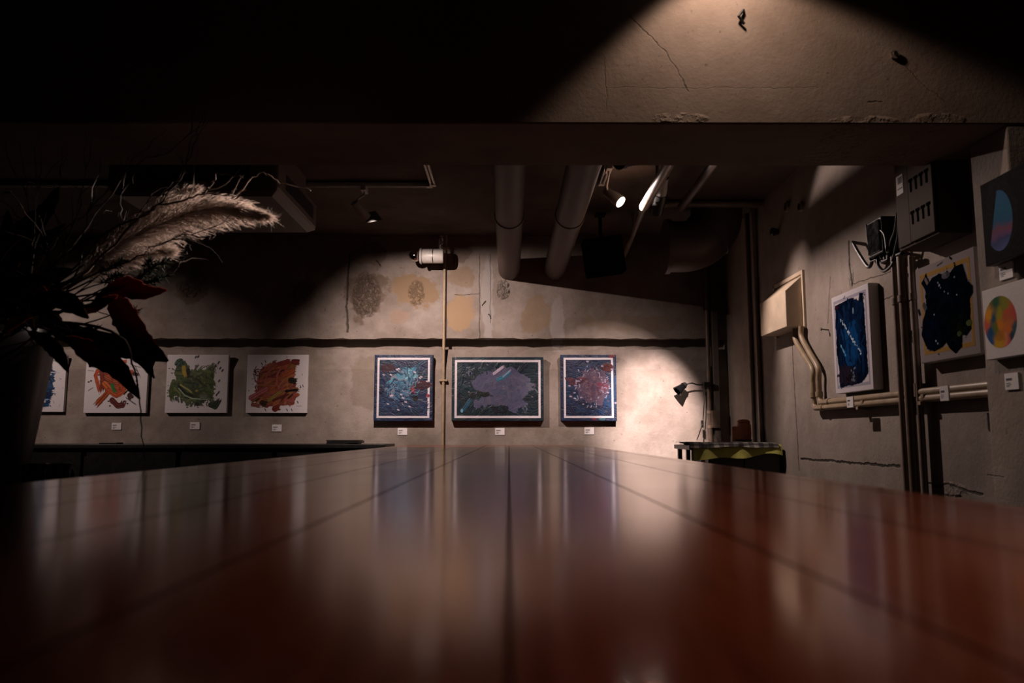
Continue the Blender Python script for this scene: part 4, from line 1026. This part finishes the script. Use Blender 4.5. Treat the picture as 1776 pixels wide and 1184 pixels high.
# thick vertical pipes
for px, r, lab, xo in ((1561, .014, 'slim brown pipe, first of three rising from the floor beside the deep blue painting', .05), (1575, .022, 'thickest brown pipe, middle of the three rising from the floor', .055),
                       (1592, .014, 'slim dark pipe, last of three and nearest the near-black blotch painting', .04)):
    qq = onX(px, 640, XR - xo); zt_ = onX(px, 440, XR - xo).z
    tp = pipe_thing('riser_pipe', lab, 'pipe', [('pipe_body', [(qq.x, qq.y, 0), (qq.x, qq.y, .9), (qq.x, qq.y, zt_)], r, M_darkpipe), ('coupling', [(qq.x, qq.y, 1.40), (qq.x, qq.y, 1.43)], r + .005, M_darkpipe)])
    MB().box((qq.x, qq.y - .010, 1.25), (XR + .003, qq.y + .010, 1.268)).build('clamp', M_darkpipe, tp)
    if px == 1575:
        MB().box((qq.x, qq.y - .05, zhi - .02), (XR + .003, qq.y - .035, zhi + .04)).build('clamp', M_darkpipe, tp)
# breaker panel
xp = XR - .13
y1 = onX(1558, 400, xp).y; y0 = onX(1630, 400, xp).y; z0 = onX(1558, 438, xp).z; z1 = z0 + .50
t = thing('breaker_panel', 'grey-brown metal breaker panel with rows of T slots, high above the thick pipes', 'breaker panel', (XR, (y0 + y1) / 2, z0))
MB().box((xp, y0, z0), (XR + .003, y1, z1)).build('box', M_grey, t, bevel=.005)
dr = MB().box((xp - .012, y0 + .012, z0 + .012), (xp, y0 + (y1 - y0) * .62, z1 - .012)).build('door', M_grey, t, bevel=.003)
MB().box((xp - .008, y0 + (y1 - y0) * .64, z0 + .012), (xp, y1 - .01, z1 - .012)).build('door', M_grey, t, bevel=.003)
for zr in (z0 + .13, z0 + .27):
    for k in range(4):
        yy = y0 + .05 + k * .042
        MB().box((xp - .0145, yy - .014, zr), (xp - .0115, yy + .014, zr + .012)).box((xp - .0145, yy - .005, zr - .045), (xp - .0115, yy + .005, zr + .002)).build('vent_slot', M_void, dr, smooth=False)
ys = y1 - .052; lb = MB().box((xp - .0095, ys - .028, z0 + .245), (xp - .0075, ys + .028, z0 + .33)).build('paper_label', M_card, t)
MB().box((xp - .0102, ys - .022, z0 + .292), (xp - .0094, ys + .012, z0 + .322)).box((xp - .0102, ys - .022, z0 + .268), (xp - .0094, ys + .018, z0 + .273)).build('printed_text', M_ink, lb, smooth=False)
# junction box and cables under the panel
def rx(px, py, o=.06): return onX(px, py, XR - o)
a = rx(1512, 388, .05); c = rx(1540, 437, .05)
t = thing('junction_box', 'small black junction box hanging among the black cables', 'junction box', c)
MB().box((XR - .075, c.y, c.z), (XR + .003, a.y, a.z)).build('box', M_black, t, bevel=.006)
MB().box((XR - .083, c.y + .012, c.z + .012), (XR - .075, a.y - .012, a.z - .012)).build('lid', M_blackgloss, t, bevel=.003)
for k in range(3): MB().tube([(XR - .04, c.y + .02 + k * .03, c.z + .003), (XR - .04, c.y + .02 + k * .03, c.z - .03)], .010, 10).build('gland', M_black, t)
cab = [([(1479, 420), (1490, 440), (1505, 462), (1511, 458), (1513, 448)], .012), ([(1522, 450), (1524, 462), (1533, 470), (1545, 462), (1553, 448)], .010),
       ([(1512, 425), (1516, 405), (1524, 398), (1534, 408), (1538, 440)], .006), ([(1503, 390), (1506, 420), (1514, 445), (1530, 452), (1556, 446)], .007),
       ([(1540, 452), (1545, 420), (1552, 400), (1556, 370)], .008), ([(1548, 452), (1553, 430), (1558, 400), (1557, 345)], .007), ([(1530, 455), (1550, 445), (1566, 438)], .010),
       ([(1520, 450), (1510, 453), (1508, 449)], .005)]
for k, (pts, r) in enumerate(cab):
    P = bez([rx(x, y, .05 + .012 * (k % 3)) for x, y in pts], 6)
    P = [rx(*pts[0], -.003)] + P + [rx(*pts[-1], -.003)]
    tag(MB().tube(P, r * .75, 8).build('cable', M_black), 'black cable looping in the tangle below the breaker panel', 'cable', 'black cables under the breaker panel')
P = bez([rx(1657, 282, .02), rx(1659, 302, .025), rx(1656, 320, .025), rx(1648, 336, .02)], 6)
P = [rx(1657, 282, -.003)] + P + [rx(1648, 336, -.003)]
tag(MB().tube(P, .0035, 8).build('loose_wire', M_white), 'thin pale wire hanging in a curve beside the breaker panel', 'wire')
for px, py, r, lab in ((1367, 358, .035, 'round dark hole fitting on the wall nearer the duct'), (1391, 358, .030, 'dark socket on the wall nearer the breaker panel')):
    qq = onX(px, py, XR); o = thing('wall_sleeve', lab, 'pipe sleeve', qq)
    MB().lathe([(r, -.004), (r, .02), (r * .8, .02), (r * .8, .002), (.001, .002)], qq, (-1, 0, 0), 24).build('ring', M_pipe, o); MB().lathe([(.001, .003), (r * .79, .003), (r * .79, .006), (.001, .006)], qq, (-1, 0, 0), 24).build('cavity', M_black, o)
qq = onX(1350, 402, XR); tag(MB().lathe([(.001, 0), (.018, 0), (.024, .02), (.030, .045), (.020, .055), (.001, .055)], qq + Vector((.002, 0, 0)), (-1, 0, 0), 18).build('wall_peg', M_black), 'black knob-like fitting on the wall above the cream hood', 'fitting')
qq = onX(1437, 572, XR); o = thing('wall_screw', 'rusty screw sticking out of the wall beside the deep blue painting', 'screw', qq)
MB().tube([qq + Vector((.003, 0, 0)), qq + Vector((-.04, 0, .004))], .004, 8).build('shaft', M_darkpipe, o); MB().lathe([(.001, 0), (.009, 0), (.008, .006), (.001, .006)], qq + Vector((-.04, 0, .004)), (-1, 0, .1), 12).build('head', M_darkpipe, o)
# bits on the beam
qa = onY(1290, 18, BY0); qb = onY(1281, 28, BY0 - .016); qc = onY(1291, 42, BY0 - .010)
tag(MB().tube([qa + Vector((0, .003, 0)), qa + Vector((-.004, -.010, -.004)), qb, qc], .005, 8).build('bent_nail', M_black), 'bent black nail sticking out of the concrete beam', 'nail')
qa = onY(1550, 96, BY0); o = thing('anchor_bolt', 'stub of an anchor bolt set in the concrete beam', 'bolt', qa)
MB().lathe([(.001, 0), (.010, 0), (.010, .016), (.001, .016)], qa + Vector((0, .003, 0)), (.2, -1, .1), 12).build('shank', M_steel, o); MB().lathe([(.001, 0), (.017, 0), (.017, .009), (.001, .009)], qa + Vector((0, -.002, 0)), (0, -1, 0), 6).build('nut', M_darkpipe, o)

# ------------------------------------------------------------------ dried flower arrangement at the near end of the room
YV = 2.40
vx = onY(-30, 700, YV).x; sz = .62
t = thing('side_table', 'small black side table beside the long table, carrying the dark vase', 'side table', (vx + .1, YV, 0))
MB().box((vx - .35, YV - .34, sz - .03), (vx + .62, YV + .34, sz)).build('top', M_black, t, bevel=.003)
for sx_ in (vx - .31, vx + .55):
    for sy in (YV - .30, YV + .27): MB().box((sx_, sy, 0), (sx_ + .035, sy + .035, sz - .03)).build('leg', M_black, t)
o = thing('vase', 'large dark glazed vase holding dried branches and leaves', 'vase', (vx, YV, sz))
MB().lathe([(.001, 0), (.115, 0), (.125, .01), (.142, .14), (.163, .30), (.180, .43), (.186, .47), (.180, .50), (.172, .50), (.165, .46), (.14, .25), (.11, .02), (.001, .02)], (vx, YV, sz + .0005), (0, 0, 1), 40).build('body', M_vase, o)
for px, lab in ((60, 'small dark glass tumbler on the side table, closer to the vase'), (102, 'small dark glass tumbler on the side table, closer to the long table')):
    qq = onY(px, 810, 2.30); qq.z = sz + .0005; o = thing('tumbler', lab, 'glass', qq, 'dark tumblers on the side table')
    MB().lathe([(.001, 0), (.027, 0), (.029, .004), (.033, .098), (.0315, .098), (.0275, .008), (.001, .007)], qq, (0, 0, 1), 24).build('glass', M_blackgloss, o)
mouth = Vector((vx, YV, sz + .46))
def vp(px, py, dy=0.0): return onY(px, py, YV + dy)
rnd = random.Random(21)
# bare branches
def branch(pts, r0, label, group, subs=4, mat=None, jit=.004, taper=.8):
    P = bez([mouth + Vector((rnd.uniform(-.10, .10), rnd.uniform(-.10, .10), -.25)), mouth + Vector((rnd.uniform(-.08, .08), rnd.uniform(-.08, .08), .02))] + pts, 7)
    P = [p + Vector((rnd.gauss(0, jit), rnd.gauss(0, jit), rnd.gauss(0, jit))) for p in P]
    n = len(P); mb = MB(); mb.tube(P, [r0 * (1 - taper * i / (n - 1)) for i in range(n)], 6)
    o = thing('bare_branch', label, 'branch', mouth, group); mb.build('stem', mat or M_twig, o)
    for k in range(subs):
        i = int(n * rnd.uniform(.4, .9)); d = (P[min(i + 2, n - 1)] - P[i - 1]).normalized()
        d = (d + Vector((rnd.uniform(-.7, .7), rnd.uniform(-.5, .5), rnd.uniform(-.5, .8)))).normalized(); L = rnd.uniform(.08, .22); q = P[i].copy(); S_ = [q]
        for s_ in range(6):
            d = (d + Vector((rnd.gauss(0, .22), rnd.gauss(0, .2), rnd.gauss(0, .22)))).normalized(); q = q + d * L / 6; S_.append(q)
        MB().tube(S_, [.0022 * (1 - .12 * j) for j in range(7)], 5).build('twig', mat or M_twig, o)
    return o
BG = 'bare dark branches in the vase'; BL = 'thin bare dark branch fanning out of the vase'
for pts in ([(60, 470, .1), (54, 400, .12), (36, 250, .15)], [(58, 480, 0), (60, 380, 0), (70, 260, .0)], [(110, 470, .1), (100, 380, .1), (110, 250, .05)], [(130, 480, -.1), (150, 390, -.1), (175, 280, -.1)],
            [(60, 450, .2), (20, 360, .2), (-20, 350, .2)], [(90, 470, -.1), (30, 345, -.1), (-10, 335, -.1)], [(150, 440, 0), (205, 400, 0), (212, 340, 0), (238, 298, 0)], [(190, 440, .1), (240, 370, .1), (310, 310, .1), (323, 292, .1)],
            [(120, 430, 0), (220, 300, 0), (330, 230, 0), (325, 120, .0)], [(100, 450, .1), (140, 340, .1), (150, 230, .1)], [(130, 430, -.15), (270, 360, -.15), (330, 270, -.15), (350, 200, -.15)],
            [(90, 420, .1), (160, 360, .15), (240, 270, .15), (290, 225, .15)]):
    branch([vp(x, y, d) for x, y, d in pts], .0045, BL, BG)
branch([vp(150, 470, -.12), vp(250, 370, -.12), vp(330, 345, -.12), vp(365, 325, -.12), vp(378, 302, -.12), vp(421, 309, -.12)], .0042, 'curly bare branch whose kinked tip, coloured pale as if lit, reaches over the pampas plume', None, 3, M_littwig, .003, .5)
branch([vp(150, 480, .12), vp(220, 430, .12), vp(330, 380, .12), vp(398, 350, .12), vp(450, 300, .12), vp(485, 317, .12), vp(540, 329, .12)], .0042, 'longest curly branch with its lit tip beyond the pampas plume', None, 3, M_littwig, .003, .5)
branch([vp(120, 500, -.05), vp(240, 445, -.05), vp(270, 425, -.05), vp(380, 388, -.05), vp(400, 372, -.05)], .004, 'dark wavy branch crossing below the pampas plume', None, 3)
branch([vp(160, 480, .05), vp(290, 480, .05), vp(320, 440, .05), vp(345, 405, .05)], .003, 'thin branch rising behind the needle sprig', None, 2)
branch([vp(120, 560, -.1), vp(210, 585, -.1), vp(230, 630, -.1), vp(243, 700, -.1), vp(250, 800, -.1)], .0065, 'single thin stem drooping straight down past the orange-red canvas', None, 0, jit=.0012)
branch([vp(140, 540, 0), vp(190, 545, 0), vp(235, 550, 0)], .003, 'short dark stem pointing across above the drooping leaves', None, 1)
# pampas
def pampas(label, axis, half, n_, lenf, seed):
    r_ = np.random.default_rng(seed); A_ = bez(axis, 10); n = len(A_)
    o = thing('pampas_plume', label, 'pampas plume', mouth)
    stem = bez([mouth + Vector((.05, .02, -.25)), mouth + Vector((.06, 0, .05)), A_[0]], 6) + A_[1:]
    MB().tube(stem, [.004 - .003 * i / len(stem) for i in range(len(stem))], 6).build('stalk', M_twig, o)
    mb = MB(); vs = []; fs = []
    for k in range(n_):
        t_ = r_.random() ** .9; i = min(int(t_ * (n - 1)), n - 2); f_ = t_ * (n - 1) - i
        p = A_[i].lerp(A_[i + 1], f_); d = (A_[i + 1] - A_[i]).normalized()
        w_ = half * (math.sin(math.pi * min(1, t_ * .87 + .13)) ** .95) * (.08 + .92 * r_.random())
        s1 = d.orthogonal().normalized(); s2 = d.cross(s1); a = r_.random() * 6.283
        out = (s1 * math.cos(a) + s2 * math.sin(a)) * w_
        L = lenf * (.6 + .8 * r_.random())
        tip = p + out + d * L * .75 + Vector((0, 0, -.012 * r_.random()))
        mid = p + out * .55 + d * L * .25
        dr = Vector(r_.normal(size=3)) * .004
        pts = [p, mid, tip + dr, tip + dr + d * L * .3 + out * .15 + Vector((0, 0, -.008)) + Vector(r_.normal(size=3)) * .004]
        wv = Vector(r_.normal(size=3)); wv = (wv - d * wv.dot(d)).normalized(); b0 = len(vs)
        for q_, ww_ in zip(pts, (.0004, .0008, .0009, .0002)): vs += [q_ - wv * ww_, q_ + wv * ww_]
        for j in range(3): fs.append((b0 + 2 * j, b0 + 2 * j + 1, b0 + 2 * j + 3, b0 + 2 * j + 2))
        if r_.random() < .55:      # side fuzz
            for m_ in range(3):
                q_ = pts[1].lerp(pts[3], .3 + .7 * r_.random()); e = q_ + Vector(r_.normal(size=3)) * .011 + d * .006; b0 = len(vs); vs += [q_ - wv * .0006, q_ + wv * .0006, e]; fs.append((b0, b0 + 1, b0 + 2))
    mb.v = [Vector(q_) for q_ in vs]; mb.f = fs
    mb.build('feathery_head', M_pampas, o, smooth=False)
pampas('big cream pampas plume sweeping out over the back wall', [vp(140, 480, 0), vp(220, 420, 0), vp(300, 380, 0), vp(380, 362, 0), vp(440, 368, 0)], .075, 4200, .055, 5)
pampas('short pampas tuft standing up behind the big plume', [vp(230, 400, .03), vp(280, 360, .03), vp(315, 340, .03), vp(330, 332, .03)], .035, 900, .035, 9)
pampas('smaller dull pampas wisp under the big plume', [vp(150, 490, .05), vp(220, 455, .05), vp(270, 438, .05), vp(285, 434, .05)], .03, 700, .04, 6)
# leaves
def leaf(label, pts, width, mat, group=None, name='dried_leaf', nrm=(0, -1, .25), fold=.25):
    A_ = bez(pts, 7); n = len(A_); mb = MB(); vs = []; fs = []
    N0 = Vector(nrm).normalized(); k = 6
    for lay in (0, 1):
        for i, p in enumerate(A_):
            t_ = i / (n - 1); d = (A_[min(i + 1, n - 1)] - A_[max(i - 1, 0)]).normalized(); s_ = d.cross(N0).normalized(); up = s_.cross(d)
            w_ = width * (math.sin(math.pi * min(1, (t_ * .96 + .02)) ** .8) ** .85) * .78 * (1 + .07 * math.sin(t_ * 37) + .05 * math.sin(t_ * 71))
            for j in range(k + 1):
                x = j / k * 2 - 1
                vs.append(p + s_ * x * w_ + up * (abs(x) * w_ * fold + .0012 * lay + .12 * w_ * math.sin(t_ * 9 + x * 2)))
    M_ = n * (k + 1)
    for i in range(n - 1):
        for j in range(k):
            a = i * (k + 1) + j; fs.append((a, a + 1, a + k + 2, a + k + 1)); fs.append((M_ + a, M_ + a + k + 1, M_ + a + k + 2, M_ + a + 1))
    mb.add(vs, fs)
    o = thing(name, label, 'leaf', A_[0], group)
    mb.build('blade', mat, o, sharp=70)
    MB().tube([mouth + Vector((.02, 0, -.2)), mouth + Vector((.05, -.02, .03)), A_[0] * .5 + mouth * .5 + Vector((.02, -.02, .05)), A_[0], A_[2]], .003, 6).build('stem', M_twig, o)
    return o
leaf('broad dark red leaf held out level, uppermost of the red ones', [vp(165, 520, -.08), vp(215, 500, -.08), vp(250, 508, -.08), vp(290, 503, -.08)], .042, M_redleaf)
leaf('long dark red leaf hanging down in front of the ledge shadow', [vp(195, 505, -.05), vp(215, 545, -.05), vp(245, 590, -.05), vp(292, 626, -.05)], .050, M_redleaf)
leaf('brown-red leaf drooping across the orange-red canvas', [vp(118, 585, -.1), vp(165, 615, -.1), vp(205, 640, -.1), vp(243, 692, -.1)], .044, M_redleaf)
leaf('nearly black leaf with a pointed tip beside the green canvas', [vp(130, 575, -.02), vp(190, 600, -.02), vp(240, 615, -.02), vp(268, 656, -.02)], .038, M_darkleaf)
leaf('wide black leaf spreading level over the orange-red canvas', [vp(70, 560, .04), vp(140, 585, .04), vp(220, 605, .04), vp(290, 627, .04)], .045, M_darkleaf)
leaf('short black leaf pointing down over the blue canvas', [vp(50, 575, -.1), vp(85, 595, -.1), vp(105, 618, -.1), vp(119, 646, -.1)], .028, M_darkleaf)
leaf('large black leaf standing upright at the far side of the vase', [vp(20, 470, .1), vp(45, 410, .1), vp(80, 370, .1), vp(101, 325, .1)], .055, M_darkleaf)
leaf('curled tan-edged red leaf low in the middle of the arrangement', [vp(110, 540, -.15), vp(160, 535, -.15), vp(190, 520, -.15), vp(205, 512, -.15)], .022, M_redleaf)
LG, LL = 'dark leaves crowded round the vase mouth', 'dark dried leaf in the dense cluster above the vase'
for k in range(34):
    a0 = (rnd.uniform(-40, 60), rnd.uniform(470, 590)); an = rnd.uniform(-2.3, .7); L = rnd.uniform(60, 120)
    a1 = (a0[0] + math.cos(an) * L * .55, a0[1] + math.sin(an) * L * .5); a2 = (a0[0] + math.cos(an + .2) * L, a0[1] + math.sin(an + .25) * L)
    dy = rnd.uniform(-.16, .16)
    leaf(LL, [vp(*a0, dy), vp(*a1, dy + rnd.uniform(-.04, .04)), vp(*a2, dy + rnd.uniform(-.08, .08))], rnd.uniform(.02, .045), M_darkleaf if k % 4 else M_redleaf, LG, nrm=(rnd.uniform(-.6, .6), -1, rnd.uniform(-.3, .8)))
# needle sprigs
def sprig(label, tips, n_needles, nl):
    o = thing('needle_sprig', label, 'sprig', mouth)
    st = MB(); nd = MB()
    for pts in tips:
        P = bez([mouth + Vector((.04, 0, .0))] + pts, 7); st.tube(P, [.003 - .002 * i / len(P) for i in range(len(P))], 5)
        n = len(P)
        for k in range(n_needles):
            i = rnd.randint(int(n * .62), n - 1); p = P[i]; d = (P[i] - P[i - 1]).normalized()
            e = p + (d * rnd.uniform(.2, 1) + Vector((rnd.gauss(0, .6), rnd.gauss(0, .6), rnd.gauss(0, .6)))).normalized() * nl * rnd.uniform(.5, 1)
            nd.tube([p, p.lerp(e, .5), e], [.0012, .0022, .0005], 4)
    st.build('stem', M_twig, o); nd.build('needles', M_pine, o)
sprig('green needle sprig with a rounded tuft, farthest from the vase', [[vp(180, 500, 0), vp(240, 480, 0), vp(272, 460, 0), vp(285, 455, 0)], [vp(180, 505, 0), vp(250, 490, 0), vp(285, 480, 0)], [vp(180, 505, 0), vp(245, 480, 0), vp(260, 455, 0)]], 70, .035)
sprig('green needle sprig in the middle of the arrangement', [[vp(130, 510, -.05), vp(180, 490, -.05), vp(205, 478, -.05)], [vp(130, 510, -.05), vp(180, 470, -.05), vp(215, 450, -.05)]], 60, .03)
sprig('dark needle sprig beside the hanging red leaf', [[vp(150, 560, .02), vp(210, 540, .02), vp(235, 540, .02)], [vp(150, 570, .02), vp(140, 575, .02), vp(165, 570, .02)]], 50, .028)
